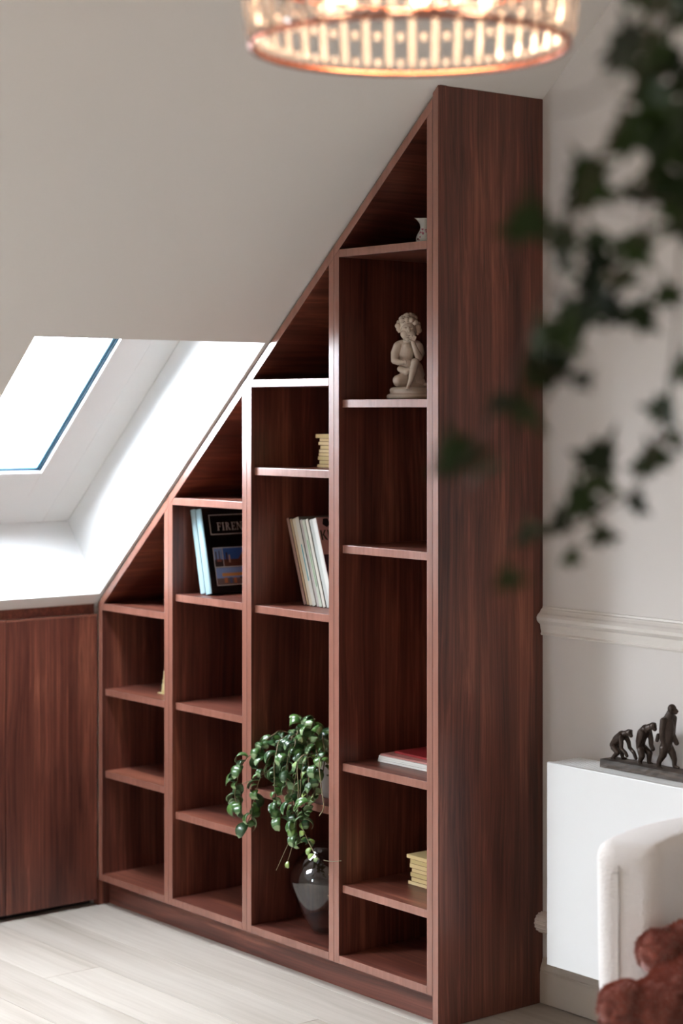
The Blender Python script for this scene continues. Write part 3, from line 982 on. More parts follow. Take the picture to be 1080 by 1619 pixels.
# ---- flat pile of magazines
zf = SHELF[3, 2] + .0004
pf = on_y(598, 1196, .105)
rr = random.Random(11)
pile = [(.006, (214, 210, 200), 'white'), (.005, (224, 222, 214), 'cream'), (.006, (206, 200, 190), 'grey'), (.005, (178, 120, 112), 'pink-edged'), (.006, (140, 40, 42), 'red')]
zz = zf
for i, (t, rgb, word) in enumerate(pile):
    dx = (.0, .002, .004, .010, .030)[i]
    rz = (0, .02, -.01, .02, -.05)[i]
    o = make_book('flat_magazine', 'thin %s magazine lying in the flat pile, number %s from its bottom' % (word, ('one', 'two', 'three', 'four', 'five')[i]), 'magazine', .21, .275, t, cover_mat(rgb, .35),
                  (pf.x + dx, .105 + (.0 if i < 4 else .035), zz), (0, 0, rz), cover_mat((226, 224, 216), .6) if i < 3 else cover_mat(rgb, .4), group='magazines lying in a flat pile', board=.0006, over=.0008)
    for ch in o.children:
        for v in ch.data.vertices: v.co = (v.co.z, v.co.y, v.co.x)
        ch.data.flip_normals()
    zz += t + .0003

# ---- pale booklet leaning on the right side of the tallest unit
z4 = SHELF[3, 1] + .0004
pb = on_y(668.5, 860.5, .10)
lb = math.radians(14)
make_book('pale_booklet', 'pale green booklet leaning alone on the tallest unit, below the cherub', 'booklet', .15, .21, .009, cover_mat((176, 186, 178), .5), (INNER[3][1] - .0095 / math.cos(lb) - .21 * math.sin(lb) - .001, .10, z4 + .0093 * math.sin(lb)), (0, lb, 0), cover_mat((186, 190, 186), .5), board=.0007)

# ---- little brass figurine in the lowest unit
brass = plain('pale_brass', (206, 190, 140), .35, metal=.3)
z1 = SHELF[0, 0] + .0003
bpz = on_y(262.5, 1085, .10)
orn = thing('brass_ornament', 'small pale brass tower ornament in the lowest bookcase unit', 'ornament', (bpz.x - .001, .10, z1))
MB().box(-.019, .019, -.019, .019, 0, .004).build('foot', brass, orn, bevel=.001)
MB().lathe([(.001, .0042), (.013, .0042), (.0135, .012), (.0115, .016), (.012, .030), (.0105, .032), (.0105, .040), (.012, .042), (.0085, .046), (.0075, .056), (.009, .058), (.0065, .062), (.0075, .070), (.004, .076), (.001, .079)], 20).build('tower', brass, orn, smooth=True)

# ---- smoked glass vase
vz = ZB + .0004
vp = on_z(519, 1473, vz)
vase = thing('glass_vase', 'bulbous smoked grey glass vase on the bottom shelf under the plant', 'vase', vp)
outer = [(.001, 0), (.034, 0), (.043, .002), (.0465, .006), (.054, .018), (.071, .046), (.089, .080), (.103, .112), (.1105, .140), (.1115, .158), (.107, .180), (.095, .203), (.078, .222), (.062, .236), (.052, .246), (.049, .252)]
inner = [(max(.001, r - .0022), z + (.004 if z < .02 else 0)) for r, z in outer[1:]][::-1] + [(.001, .0045)]
MB().lathe(outer + inner, 56).build('body', smoke_glass, vase, smooth=True)

# ---- trailing rope plant in its pot on the third unit's shelf
def leaf_green(name, c0, c1, rough=.35):
    m, nt, b = new_mat(name)
    oi = nt.nodes.new('ShaderNodeObjectInfo')
    cr = nt.nodes.new('ShaderNodeValToRGB'); e = cr.color_ramp.elements
    e[0].color = lin(c0); e[1].color = lin(c1)
    nt.links.new(oi.outputs['Random'], cr.inputs[0]); nt.links.new(cr.outputs[0], b.inputs['Base Color'])
    b.inputs['Roughness'].default_value = rough
    b.inputs['Coat Weight'].default_value = .3
    return m


hoya_green = leaf_green('waxy_green', (30, 58, 34), (74, 110, 50), .3)
hoya_under = leaf_green('leaf_underside', (96, 124, 84), (140, 160, 112), .45)
hoya_light = leaf_green('young_green', (92, 128, 58), (150, 172, 96), .35)
stem_mat = plain('plant_stem', (112, 98, 70), .6)
pot_mat = plain('white_pot', (206, 200, 194), .4)
soil_mat = plain('soil', (48, 36, 28), .9, bump=.6, bscale=90)


def curled_leaf(name, mat, ln, wd, curl, cup):
    """thick waxy leaf bent over itself"""
    nu, nv = 7, 4
    top = []; bot = []
    for i in range(nu):
        t = i / (nu - 1)
        a = curl * (t - .15)
        R0 = ln / max(curl, .2)
        cx_, cz_ = R0 * math.sin(a) + R0 * math.sin(curl * .15), -R0 * (1 - math.cos(a))
        half = wd * .5 * (math.sin(math.pi * min(1, .08 + t * .92)) ** .7 if t < 1 else .02)
        for j in range(nv):
            s_ = -1 + 2 * j / (nv - 1)
            zz = cz_ - cup * (s_ * s_) * half
            top.append(Vector((cx_, half * s_, zz)))
            bot.append(Vector((cx_, half * s_ * .94, zz - .0018)))
    n = len(top); f = []
    for i in range(nu - 1):
        for j in range(nv - 1):
            q = (i * nv + j, (i + 1) * nv + j, (i + 1) * nv + j + 1, i * nv + j + 1)
            f.append(q)
    g = [tuple(n + k for k in q[::-1]) for q in f]
    for i in range(nu - 1):
        for j in (0, nv - 1):
            g.append((i * nv + j, (i + 1) * nv + j, n + (i + 1) * nv + j, n + i * nv + j))
    mb = MB().add(top + bot, f)
    mb.f += [list(q) for q in g]; mb.mi += [1] * len(g)
    return mb.mesh(name, [mat, hoya_under], True)


VAR = [curled_leaf('leaf', hoya_green, .052, .032, 2.2, .15), curled_leaf('leaf', hoya_green, .056, .030, 3.4, .2), curled_leaf('leaf', hoya_green, .062, .030, 2.8, .3), curled_leaf('leaf', hoya_green, .050, .028, 4.2, .15)]
YOUNG = [curled_leaf('leaf', hoya_light, .036, .022, 2.4, .2), curled_leaf('leaf', hoya_light, .034, .020, 3.8, .2)]
pz = SHELF[2, 2] + .0004
PC = Vector((-.560, .150, pz))
plant = thing('trailing_plant', 'lush trailing rope plant with curled glossy green leaves in a pale pot', 'plant', PC)
MB().lathe([(.001, 0), (.070, 0), (.074, .004), (.082, .095), (.085, .100), (.085, .108), (.079, .108), (.077, .085), (.001, .085)], 40).build('pot', pot_mat, plant, smooth=True)
MB().lathe([(.001, .092), (.05, .092), (.0768, .0865)], 24).build('soil', soil_mat, plant)
rr = random.Random(21)
CROWN = PC + Vector((0, -.01, .125))


BOARDS = [(-.866, -.8195, -.003, .372, 0, 3), (-.4565, -.410, -.003, .372, 0, 3), (-.84, -.43, .010, .372, .481, .5062), (-.43, 0, .010, .372, .60, .66)]


def push_clear(p, mg):
    """move a point out of the boards around the plant"""
    for _ in range(3):
        for i, (a, b, c, d, e, f) in enumerate(BOARDS):
            if a - mg < p.x < b + mg and c - mg < p.y < d + mg and e - mg < p.z < f + mg:
                if p.y < c + .03: p.y = c - mg
                elif i == 0: p.x = b + mg
                elif i == 1: p.x = a - mg
                else: p.z = f + mg if p.y > .035 else p.z; p.y = p.y if p.y > .035 else c - mg
    return p


def settle(o):
    """shift a leaf until none of its corners is inside a board"""
    for _ in range(14):
        mv = Vector((0, 0, 0))
        for v in o.data.vertices:
            w = o.matrix_basis @ v.co + PC
            q = push_clear(w.copy(), .0012) - w
            for k in range(3):
                if abs(q[k]) > abs(mv[k]): mv[k] = q[k]
        if mv.length < 1e-6: return
        o.matrix_basis = Matrix.Translation(mv * 1.05) @ o.matrix_basis


def strand(way, n_leaf, young=0., r=.0016, spread=.012, size=1.0):
    """way: world points from the crown; leaves sit along it"""
    pts = [Vector(p) for p in way]
    sm = []
    for i in range(len(pts) - 1):
        p0 = pts[max(i - 1, 0)]; p1 = pts[i]; p2 = pts[i + 1]; p3 = pts[min(i + 2, len(pts) - 1)]
        for k in range(6):
            t = k / 6
            sm.append(.5 * ((2 * p1) + (p2 - p0) * t + (2 * p0 - 5 * p1 + 4 * p2 - p3) * t * t + (3 * p1 - p0 - 3 * p2 + p3) * t ** 3))
    sm.append(pts[-1])
    sm = [push_clear(p, r + .001) for p in sm]
    MB().tube([p - PC for p in sm], r, 5).build('stem', stem_mat, plant, smooth=True)
    for k in range(n_leaf):
        t = (k + .5) / n_leaf * (len(sm) - 1)
        i = min(int(t), len(sm) - 2)
        p = sm[i].lerp(sm[i + 1], t - i)
        d = (sm[i + 1] - sm[i]).normalized()
        a = rr.uniform(0, 2 * math.pi)
        side = d.orthogonal().normalized()
        out = (side * math.cos(a) + d.cross(side) * math.sin(a)).normalized()
        if out.y > .55 and rr.random() < .6: out = -out
        xax = (out + d * .35).normalized()
        zax = (Vector((0, -.25, 1)) + Vector((rr.uniform(-.5, .5), rr.uniform(-.5, .5), 0)))
        zax = (zax - xax * zax.dot(xax))
        zax = zax.normalized() if zax.length > 1e-3 else xax.orthogonal().normalized()
        yax = zax.cross(xax)
        M = Matrix((xax, yax, zax)).transposed().to_4x4()
        me = rr.choice(YOUNG) if rr.random() < young else rr.choice(VAR)
        o = bpy.data.objects.new('leaf', me); COL.objects.link(o); o.parent = plant
        sc_ = size * rr.uniform(.75, 1.15)
        q = p + out * rr.uniform(.001, spread * .5) - PC
        lim = INNER[2]
        if q.y + PC.y > -.045: q.x = min(max(q.x, lim[0] + .034 - PC.x), lim[1] - .034 - PC.x)
        if q.z < .03 and q.y + PC.y > -.03 and q.z > -.06: q.y = -.034 - PC.y
        o.matrix_basis = Matrix.Translation(q) @ M @ Matrix.Diagonal((sc_, sc_, sc_, 1))
        settle(o)


def px(x, y, Y): return on_y(x, y, Y)


def trail(px_list, n, **kw):
    pts = [CROWN + Vector((rr.uniform(-.03, .03), rr.uniform(-.02, .02), -.02))] + [px(*p) for p in px_list]
    strand(pts, n, **kw)


trail([(450, 1168, .07), (415, 1180, -.01), (385, 1205, -.06), (374, 1240, -.07), (372, 1262, -.07), (380, 1276, -.07)], 26)
trail([(445, 1185, .04), (418, 1215, -.03), (404, 1255, -.045), (398, 1285, -.05), (386, 1310, -.055)], 26)
trail([(455, 1165, .06), (436, 1195, -.02), (434, 1235, -.035), (437, 1270, -.04), (443, 1292, -.04)], 24)
trail([(470, 1160, .05), (458, 1190, -.02), (452, 1225, -.035), (456, 1255, -.04)], 18)
trail([(478, 1170, .05), (470, 1215, -.01), (462, 1260, -.03), (464, 1290, -.035), (470, 1318, -.04), (476, 1330, -.04)], 24, young=.35)
trail([(490, 1175, .05), (488, 1215, .0), (487, 1250, -.02), (480, 1285, -.03), (484, 1300, -.03)], 20, young=.2)
trail([(500, 1168, .06), (504, 1205, .02), (500, 1240, .0), (494, 1265, -.02)], 16)
trail([(512, 1160, .08), (514, 1195, .05), (510, 1225, .03)], 12)
trail([(485, 1150, .09), (480, 1140, .06), (470, 1160, .02), (466, 1180, -.01)], 14)
trail([(500, 1145, .10), (498, 1138, .08), (492, 1155, .04)], 12)
trail([(455, 1158, .08), (432, 1162, .03), (414, 1178, -.01), (410, 1195, -.02)], 16)
trail([(478, 1195, -.01), (472, 1250, -.035), (472, 1290, -.035), (484, 1322, -.04), (495, 1345, -.045), (504, 1360, -.05)], 12, young=.9, size=.8)
trail([(484, 1200, -.01), (474, 1262, -.035), (466, 1320, -.045), (458, 1352, -.05), (451, 1372, -.05)], 4, young=1., size=.7, r=.0012)
trail([(506, 1200, .0), (509, 1250, -.025), (512, 1276, -.03), (505, 1290, -.035)], 6, young=.6, size=.8)
strand([px(460, 1325, -.04), px(445, 1358, -.05), px(437, 1376, -.055)], 0, r=.0011)
strand([px(430, 1215, -.02), px(398, 1234, -.05), px(372, 1240, -.065)], 0, r=.0012)
strand([px(512, 1360, -.05), px(524, 1362, -.06), px(540, 1361, -.06)], 0, r=.001)
for k in range(46):       # the crown itself
    a = rr.uniform(0, 2 * math.pi); e_ = rr.uniform(.0, 1.3)
    d = Vector((math.cos(a) * math.cos(e_), math.sin(a) * math.cos(e_), math.sin(e_)))
    p = CROWN + Vector((d.x * .080, d.y * .080, d.z * .095 - .01))
    if p.x > INNER[2][1] - .035 or p.y > .30: continue
    zax = (d + Vector((rr.uniform(-.3, .3), rr.uniform(-.5, .1), .3))).normalized()
    xax = zax.orthogonal().normalized()
    xax = (Matrix.Rotation(rr.uniform(0, 6.28), 3, zax) @ xax)
    M = Matrix((xax, zax.cross(xax), zax)).transposed().to_4x4()
    o = bpy.data.objects.new('leaf', rr.choice(VAR)); COL.objects.link(o); o.parent = plant
    o.matrix_basis = Matrix.Translation(p - PC) @ M @ Matrix.Scale(rr.uniform(.8, 1.2), 4)
    settle(o)

# ================================================================== ARMCHAIR AND THROW
boucle = plain('white_boucle', (232, 226, 221), .95, bump=.9, bscale=210, sheen=.3)
seam_c = plain('boucle_seam', (170, 162, 156), .95)
chair_c = Vector((1.283, -.165, 0))
CROT = math.radians(18)
chair = thing('armchair', 'white boucle tub armchair standing in front of the radiator', 'armchair', chair_c, (0, 0, CROT))
# U-shaped shell, open towards -y
RO, TH = .425, .150
ri, ro = RO - TH, RO
RT, RE = .034, .040                    # rounding of the top edges and of the arm ends


def shell_ring(ang, ins, H):
    """section through the shell: inner foot, over the top, outer foot; ins pulls it in at the arm ends"""
    pr = [(ri + .006 + ins, .20), (ri + .002 + ins, .40), (ri + ins, H - RT - ins)]
    for k in range(1, 6):
        b_ = math.pi - math.pi / 2 * k / 5
        pr.append((ri + RT + ins + RT * math.cos(b_), H - RT - ins + RT * math.sin(b_)))
    for k in range(0, 5):
        b_ = math.pi / 2 - math.pi / 2 * k / 5
        pr.append((ro - RT - ins + RT * math.cos(b_), H - RT - ins + RT * math.sin(b_)))
    pr += [(ro - ins, H - RT - ins), (ro - .004 - ins, .40), (ro - .02 - ins, .08)]
    return [(r_ * math.cos(ang), r_ * math.sin(ang), z_) for r_, z_ in pr]


def shell_h(ang): return .700 + .018 * max(0., math.sin(ang)) ** 1.2


A0, A1 = math.radians(-8), math.radians(188)
rings = []
for k in range(5, 0, -1):
    b_ = math.pi / 2 * k / 5
    t_ = Vector((math.sin(A0), -math.cos(A0), 0)) * (RE * math.sin(b_))
    rings.append([tuple(Vector(p) + t_) for p in shell_ring(A0, RE * (1 - math.cos(b_)), shell_h(A0))])
for i in range(41):
    a_ = A0 + (A1 - A0) * i / 40
    rings.append(shell_ring(a_, 0, shell_h(a_)))
for k in range(1, 6):
    b_ = math.pi / 2 * k / 5
    t_ = Vector((-math.sin(A1), math.cos(A1), 0)) * (RE * math.sin(b_))
    rings.append([tuple(Vector(p) + t_) for p in shell_ring(A1, RE * (1 - math.cos(b_)), shell_h(A1))])
sh = MB()
m_ = len(rings[0])
for r_ in rings: sh.v += r_
for i in range(len(rings) - 1):
    for j in range(m_):
        sh.f.append([i * m_ + j, i * m_ + (j + 1) % m_, (i + 1) * m_ + (j + 1) % m_, (i + 1) * m_ + j]); sh.mi.append(0)
sh.f.append(list(range(m_))); sh.f.append([(len(rings) - 1) * m_ + j for j in range(m_ - 1, -1, -1)]); sh.mi += [0, 0]
shell = sh.build('backrest_shell', boucle, chair, smooth=True)
import bmesh
bmm = bmesh.new(); bmm.from_mesh(shell.data)
bmesh.ops.recalc_face_normals(bmm, faces=bmm.faces)
for f_ in bmm.faces:
    if len(f_.verts) > 4: f_.smooth = False
bmm.to_mesh(shell.data); bmm.free()
tE = Vector((-math.sin(A1), math.cos(A1), 0)) * (RE + .0004)
rE = Vector((math.cos(A1), math.sin(A1), 0))
MB().tube([rE * (RO - .058) + tE + Vector((0, 0, z_)) for z_ in (.10, .30, .50, .655)], .0016, 5).build('seam_piping', seam_c, shell, smooth=True)
MB().tube([rE * (RO - d_) + tE + Vector((0, 0, .640)) for d_ in (.044, .051, .058)], .0012, 5).build('seam_piping', seam_c, shell, smooth=True)
seat = MB()
ns_ = 32
for z_, k_ in ((.20, .96), (.22, 1.), (.31, 1.), (.335, .985), (.352, .94), (.36, .80)):
    for i in range(ns_):
        a = 2 * math.pi * i / ns_
        r_ = (RO - TH - .002) * k_
        y_ = math.sin(a) * r_
        seat.v.append((math.cos(a) * r_, y_ if y_ > 0 else y_ * 1.45, z_))
for l_ in range(5):
    for i in range(ns_):
        seat.f.append([l_ * ns_ + i, l_ * ns_ + (i + 1) % ns_, (l_ + 1) * ns_ + (i + 1) % ns_, (l_ + 1) * ns_ + i]); seat.mi.append(0)
seat.f += [list(range(ns_))[::-1], [5 * ns_ + i for i in range(ns_)]]; seat.mi += [0, 0]
seat.build('seat_cushion', boucle, chair, smooth=True)
MB().lathe([(.001, .06), (.255, .06), (.262, .08), (.262, .198), (.001, .198)], 40).build('seat_base', boucle, chair, smooth=True)
for sx, sy_ in ((-.15, -.15), (.15, -.15), (-.15, .15), (.15, .15)):
    MB().tube([(sx, sy_, .0005), (sx, sy_, .07)], [.014, .020], 12).build('leg', plain('dark_leg', (40, 28, 22), .4) if 'dark_leg' not in MATS else MATS['dark_leg'], chair, smooth=True)

rust = plain('rust_plush', (152, 78, 58), .95, bump=1.0, bscale=120, sheen=.6, var=0)

th_p = at_depth(1060, 1545, 4.02)
throw = thing('plush_throw', 'crumpled rust brown plush throw heaped on the white armchair', 'throw', (th_p.x, th_p.y, .362))
mb = MB()


def lobe(x, y, d, rx, ry, rz, yaw=0., tilt=0.):
    mb.ball(at_depth(x, y, d) - Vector((th_p.x, th_p.y, .362)), (rx, ry, rz), 18, 12, Euler((0, tilt, FACE + yaw)).to_matrix())


lobe(1050, 1502, 4.06, .060, .055, .046, 0, -.5)          # fold standing up
lobe(1085, 1490, 4.07, .060, .060, .040, 0, .3)
lobe(1120, 1520, 4.04, .080, .075, .060)
lobe(1075, 1560, 3.98, .075, .070, .050, 0, -.55)
lobe(1050, 1600, 3.96, .085, .070, .060, 0, -.3)
lobe(1030, 1590, 3.95, .075, .065, .045, 0, -.35)
lobe(985, 1592, 3.95, .048, .050, .050)
lobe(1000, 1640, 3.94, .065, .060, .075)
lobe(1075, 1640, 3.94, .085, .070, .075)
lobe(1130, 1590, 3.96, .090, .085, .080)
tm = fuse(mb, .005, 3, 'plush_throw', rust)
import mathutils
for v in tm.vertices:
    n_ = mathutils.noise.noise(v.co * 16) * .010 + mathutils.noise.noise(v.co * 45) * .0045
    v.co += v.normal * n_
    v.co.z = max(v.co.z, .001 + .003 * abs(mathutils.noise.noise(v.co * 30)))
to_chair = Matrix.Rotation(-CROT, 3, 'Z'); from_chair = Matrix.Rotation(CROT, 3, 'Z')
T0 = Vector((th_p.x, th_p.y, .362))
tU = Vector((-math.sin(A1), math.cos(A1), 0))
for v in tm.vertices:                       # keep the cloth out of the chair's shell
    p = to_chair @ (v.co + T0 - chair_c)
    z_ = p.z; p.z = 0
    an = math.degrees(math.atan2(p.y, p.x)) % 360
    if an > 270: an -= 360
    if -10 <= an <= 190:
        if p.length > ri - .026: p *= (ri - .026) / p.length
    elif ri - .026 < rE.dot(p) and tU.dot(p) < RE + .018: p += tU * (RE + .018 - tU.dot(p))
    p.z = z_
    v.co = from_chair @ p + chair_c - T0
tm.update()
link('folded_cloth', tm, throw)
# short pile standing on the cloth
pile_v, pile_f = [], []
rr = random.Random(8)
for p in tm.polygons:
    c = p.center; n_ = p.normal
    if c.z < .012 or n_.z < -.3: continue
    for k in range(5):
        b_ = c + Vector((rr.uniform(-1, 1), rr.uniform(-1, 1), rr.uniform(-1, 1))) * .003
        t_ = (n_ + Vector((rr.uniform(-1, 1), rr.uniform(-1, 1), rr.uniform(-.6, .4))) * .55).normalized()
        s_ = t_.orthogonal().normalized() * .0007
        i0 = len(pile_v)
        L0 = rr.uniform(.006, .010)
        tip = to_chair @ (b_ + t_ * L0 + T0 - chair_c); tip.z = 0
        if tip.length > ri - .004 and tU.dot(tip) < RE + .004: continue
        pile_v += [b_ - s_, b_ + s_, b_ + t_ * L0]
        pile_f.append((i0, i0 + 1, i0 + 2))
pm = bpy.data.meshes.new('pile'); pm.from_pydata(pile_v, [], pile_f); pm.materials.append(rust)
po = link('pile', pm, throw); po['kind'] = 'stuff'

# ================================================================== CHANDELIER
crystal, nt, b = new_mat('crystal')
b.inputs['Base Color'].default_value = (1, .95, .92, 1)
b.inputs['Roughness'].default_value = .08
b.inputs['IOR'].default_value = 1.5
b.inputs['Transmission Weight'].default_value = .75
copper = plain('rose_gold', (196, 124, 100), .25, metal=1)
bulb_mat = bpy.data.materials.new('warm_bulb'); bulb_mat.use_nodes = True
nt = bulb_mat.node_tree; nt.nodes.clear()
em = nt.nodes.new('ShaderNodeEmission'); em.inputs[0].default_value = (1, .62, .36, 1); em.inputs[1].default_value = 26
ou = nt.nodes.new('ShaderNodeOutputMaterial'); nt.links.new(em.outputs[0], ou.inputs[0])
CD = 3.0
cc = at_depth(648, 74, CD)
CR = .2425
ch = thing('chandelier', 'round crystal chandelier with a rose gold rim hanging from the ceiling', 'chandelier', cc)


def torus(R, r, z, n=72, m=8):
    mb = MB()
    for i in range(n):
        a = 2 * math.pi * i / n
        for j in range(m):
            t = 2 * math.pi * j / m
            mb.v.append(((R + r * math.cos(t)) * math.cos(a), (R + r * math.cos(t)) * math.sin(a), z + r * math.sin(t)))
    for i in range(n):
        for j in range(m):
            mb.f.append([i * m + j, ((i + 1) % n) * m + j, ((i + 1) % n) * m + (j + 1) % m, i * m + (j + 1) % m]); mb.mi.append(0)
    return mb


torus(CR, .0055, 0).build('lower_ring', copper, ch, smooth=True)
torus(CR + .012, .004, .11).build('middle_ring', copper, ch, smooth=True)
torus(CR - .01, .005, .235).build('upper_ring', copper, ch, smooth=True)


def prism_mesh(name, r, h, n=6):
    p = [(.0006, 0), (r * .8, r * .5), (r, r * 1.2), (r, h - r * 1.2), (r * .8, h - r * .5), (.0006, h)]
    return MB().lathe(p, n).mesh(name, crystal)


NP = 40
low_me = prism_mesh('crystal_bar', .0075, .098)
up_me = prism_mesh('crystal_bar', .0085, .115)
bead_me = MB().ball((0, 0, 0), (.0075, .0075, .0095), 8, 6).mesh('crystal_bead', crystal)
for k in range(NP):
    a = 2 * math.pi * (k + .35) / NP
    c, s_ = math.cos(a), math.sin(a)
    o = link('crystal_bar', low_me, ch, (CR * c, CR * s_, .006), (0, math.radians(6.5) * 1.0, a))
    o = link('crystal_bar', up_me, ch, ((CR + .012) * c, (CR + .012) * s_, .114), (0, -math.radians(11), a))
    a += math.pi / NP
    link('crystal_bead', bead_me, ch, ((CR + .001) * math.cos(a), (CR + .001) * math.sin(a), .016))
    link('crystal_bead', bead_me, ch, ((CR + .006) * math.cos(a), (CR + .006) * math.sin(a), .062))
    link('crystal_bead', bead_me, ch, ((CR + .010) * math.cos(a), (CR + .010) * math.sin(a), .165))
NB = 6
arm_m = MB()
for k in range(NB):
    a = 2 * math.pi * (k + .2) / NB
    c, s_ = math.cos(a), math.sin(a)
    MB().tube([(0, 0, .235), (.06 * c, .06 * s_, .20), (.13 * c, .13 * s_, .155)], .0045, 8).build('arm', copper, ch, smooth=True)
    lampb = MB().lathe([(.0006, 0), (.010, .006), (.017, .026), (.015, .044), (.010, .060), (.009, .066), (.0006, .066)], 16, (.135 * c, .135 * s_, .085)).build('bulb', bulb_mat, ch, smooth=True)
    MB().lathe([(.0006, .151), (.012, .151), (.012, .175), (.0006, .175)], 16, (.135 * c, .135 * s_, 0)).build('bulb_holder', copper, ch, smooth=True)
    ld = bpy.data.lights.new('bulb_light', 'POINT'); ld.energy = 1.5; ld.color = (1, .66, .42); ld.shadow_soft_size = .02
    lo_ = bpy.data.objects.new('bulb_light', ld); COL.objects.link(lo_); lo_.parent = ch
    lo_.location = (.135 * c * .9, .135 * s_ * .9, .068)
for k in range(4):
    a = math.pi / 2 * k + .3
    MB().tube([(0, 0, .32), ((CR - .01) * math.cos(a), (CR - .01) * math.sin(a), .235)], .003, 6).build('hanger_rod', copper, ch)
MB().tube([(0, 0, .225), (0, 0, CEIL_Z - cc.z - .03)], .006, 10).build('stem', copper, ch, smooth=True)
MB().lathe([(.001, CEIL_Z - cc.z - .035), (.05, CEIL_Z - cc.z - .03), (.06, CEIL_Z - cc.z - .001), (.001, CEIL_Z - cc.z - .0005)], 32).build('ceiling_rose', copper, ch, smooth=True)

# ================================================================== HANGING IVY
ivy_green = leaf_green('ivy_green', (22, 32, 13), (50, 68, 24), .6)
ivy_green.node_tree.nodes['Principled BSDF'].inputs['Coat Weight'].default_value = 0
ivy_green.node_tree.nodes['Principled BSDF'].inputs['Specular IOR Level'].default_value = .25
ivy_stem = plain('ivy_stem', (92, 70, 56), .7)


def ivy_leaf(name, size, fold):
    ang = [(-90, .18), (-52, .62), (-30, .42), (-2, .92), (28, .50), (52, .72), (72, .55), (90, 1.15), (108, .55), (128, .72), (152, .50), (182, .92), (210, .42), (232, .62)]
    vs = [Vector((0, 0, 0))]
    for a, r in ang:
        a = math.radians(a)
        x, y = r * math.cos(a), r * math.sin(a) + .18
        vs.append(Vector((x, y, -fold * abs(x) - .12 * y * y)))
    vs = [v * size * .5 for v in vs]
    n = len(ang)
    return MB().add(vs, [(0, i, i % n + 1) for i in range(1, n + 1)]).mesh(name, ivy_green, True)


IVY = [ivy_leaf('leaf', .078, .25), ivy_leaf('leaf', .064, .4), ivy_leaf('leaf', .048, .3)]
ip = at_depth(1120, -210, 2.0)
ivy = thing('hanging_ivy', 'dark green ivy trailing down from a hanging pot in front of the bookcase', 'ivy', ip)
ivp = MB().lathe([(.001, 0), (.06, 0), (.066, .004), (.085, .11), (.088, .12), (.082, .12), (.078, .10), (.001, .098)], 32)
ivp.build('pot', pot_mat, ivy, smooth=True)
for k in range(3):
    a = 2.1 * k
    MB().tube([(.085 * math.cos(a), .085 * math.sin(a), .112), (0, 0, .5), (0, 0, CEIL_Z - ip.z - .0005)], .0015, 5).build('hanging_cord', ivy_stem, ivy)
rr = random.Random(4)


def ivy_vine(way, leaves):
    """way: (px, py, depth) of the stem; leaves: (px, py, depth, which, turn)"""
    pts = [ip + Vector((rr.uniform(-.05, .05), rr.uniform(-.05, .05), .115))] + [at_depth(*p) for p in way]
    MB().tube([p - ip for p in pts], [.0022] + [.0017] * (len(pts) - 2) + [.001], 5).build('stem', ivy_stem, ivy, smooth=True)
    for (x, y, d, k) in leaves:
        p = at_depth(x, y, d)
        best = min((((a.lerp(b, t)) for a, b in zip(pts[:-1], pts[1:]) for t in (.1, .3, .5, .7, .9))), key=lambda q: (q - p).length)
        MB().tube([best - ip, (best + p) / 2 - ip + Vector((0, 0, .004)), p - ip], .0008, 4).build('petiole', ivy_stem, ivy)
        o = link('leaf', IVY[k], ivy, p - ip)
        o.rotation_euler = Euler((math.radians(rr.uniform(35, 120)), rr.uniform(-.5, .5), FACE + rr.uniform(-1.1, 1.1) + (math.pi if rr.random() < .4 else 0)))
        o.scale = (rr.uniform(.9, 1.15),) * 3


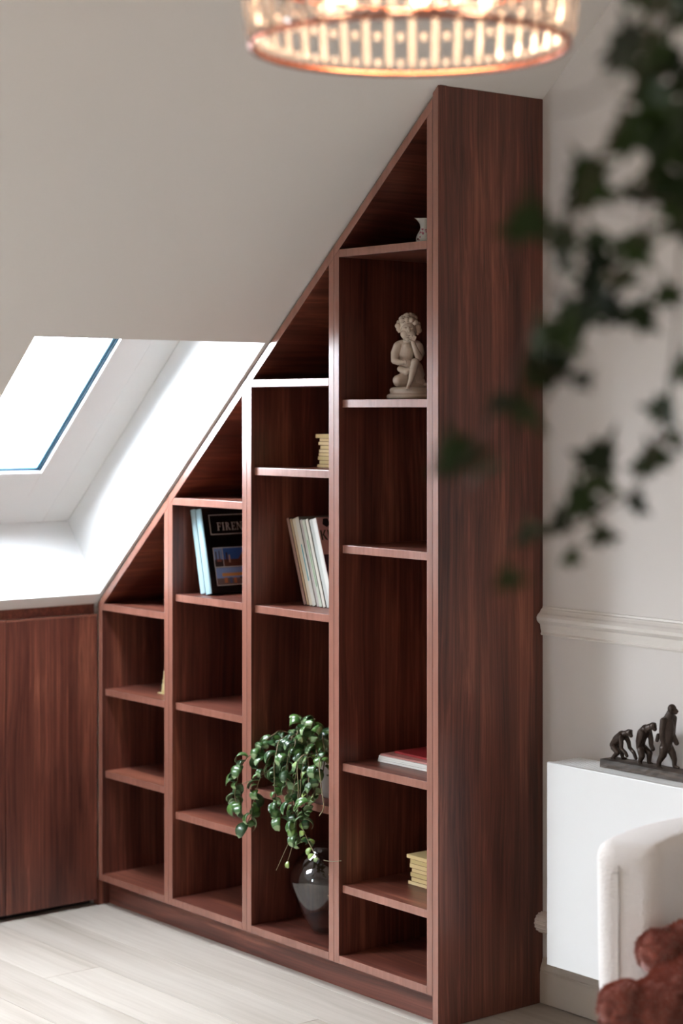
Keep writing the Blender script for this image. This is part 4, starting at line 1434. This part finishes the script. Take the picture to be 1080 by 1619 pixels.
ivy_vine([(1085, -60, 2.0), (1050, 40, 1.97), (1035, 150, 1.95), (1030, 260, 1.95), (1015, 380, 1.95), (960, 470, 1.97), (900, 560, 2.0), (850, 650, 2.0)],
         [(1035, 20, 1.96, 0), (1005, 8, 1.98, 1), (1062, 45, 1.95, 0), (1000, 85, 1.95, 0), (1035, 100, 1.93, 0), (1055, 120, 1.95, 0), (985, 108, 1.97, 2), (1020, 130, 1.95, 1),
          (1030, 165, 1.95, 1), (1020, 200, 1.94, 0), (1050, 215, 1.95, 0), (1005, 235, 1.95, 0), (1035, 250, 1.93, 0), (1060, 262, 1.95, 1), (1010, 280, 1.95, 1), (1045, 295, 1.94, 0), (1070, 320, 1.95, 0), (1030, 320, 1.96, 1),
          (938, 285, 1.98, 0), (945, 318, 1.97, 0), (995, 315, 1.97, 2), (960, 390, 1.98, 1), (985, 402, 1.95, 0), (950, 430, 1.97, 1), (965, 450, 1.96, 0), (940, 470, 1.97, 1), (930, 512, 1.97, 0), (950, 500, 1.96, 1), (915, 330, 1.99, 2)])
ivy_vine([(1060, -40, 1.9), (1010, 120, 1.88), (930, 290, 1.85), (880, 420, 1.84), (830, 560, 1.84), (740, 730, 1.84)],
         [(838, 375, 1.84, 0), (893, 395, 1.85, 1), (888, 428, 1.85, 2), (882, 545, 1.86, 0), (862, 548, 1.85, 1), (885, 600, 1.86, 1), (905, 602, 1.86, 2), (850, 612, 1.85, 0), (838, 668, 1.85, 0), (800, 640, 1.80, 2), (728, 740, 1.84, 0), (752, 748, 1.84, 1), (812, 925, 1.80, 2)])
ivy_vine([(1100, 40, 2.05), (1082, 300, 2.05), (1070, 520, 2.08), (1050, 670, 2.1), (1000, 780, 2.1), (920, 830, 2.08), (850, 850, 2.05)],
         [(1075, 90, 2.05, 0), (1080, 20, 2.03, 0), (1078, 150, 2.04, 0), (1074, 195, 2.04, 1), (1078, 240, 2.05, 0), (1078, 345, 2.05, 0), (1072, 370, 2.05, 1), (1055, 480, 2.06, 2), (1000, 512, 2.05, 1), (1078, 600, 2.08, 1), (1050, 665, 2.1, 1), (1060, 700, 2.1, 2), (1040, 738, 2.1, 1), (1015, 748, 2.1, 2), (940, 745, 2.08, 0), (948, 775, 2.08, 1), (1000, 805, 2.1, 2), (915, 815, 2.08, 0), (900, 835, 2.07, 1), (960, 855, 2.1, 2), (895, 890, 2.08, 2), (848, 845, 2.05, 1)])
ivy_vine([(1040, -20, 1.5), (1000, 60, 1.45), (950, 145, 1.42), (905, 165, 1.40), (870, 168, 1.40)], [(985, 110, 1.45, 2)])
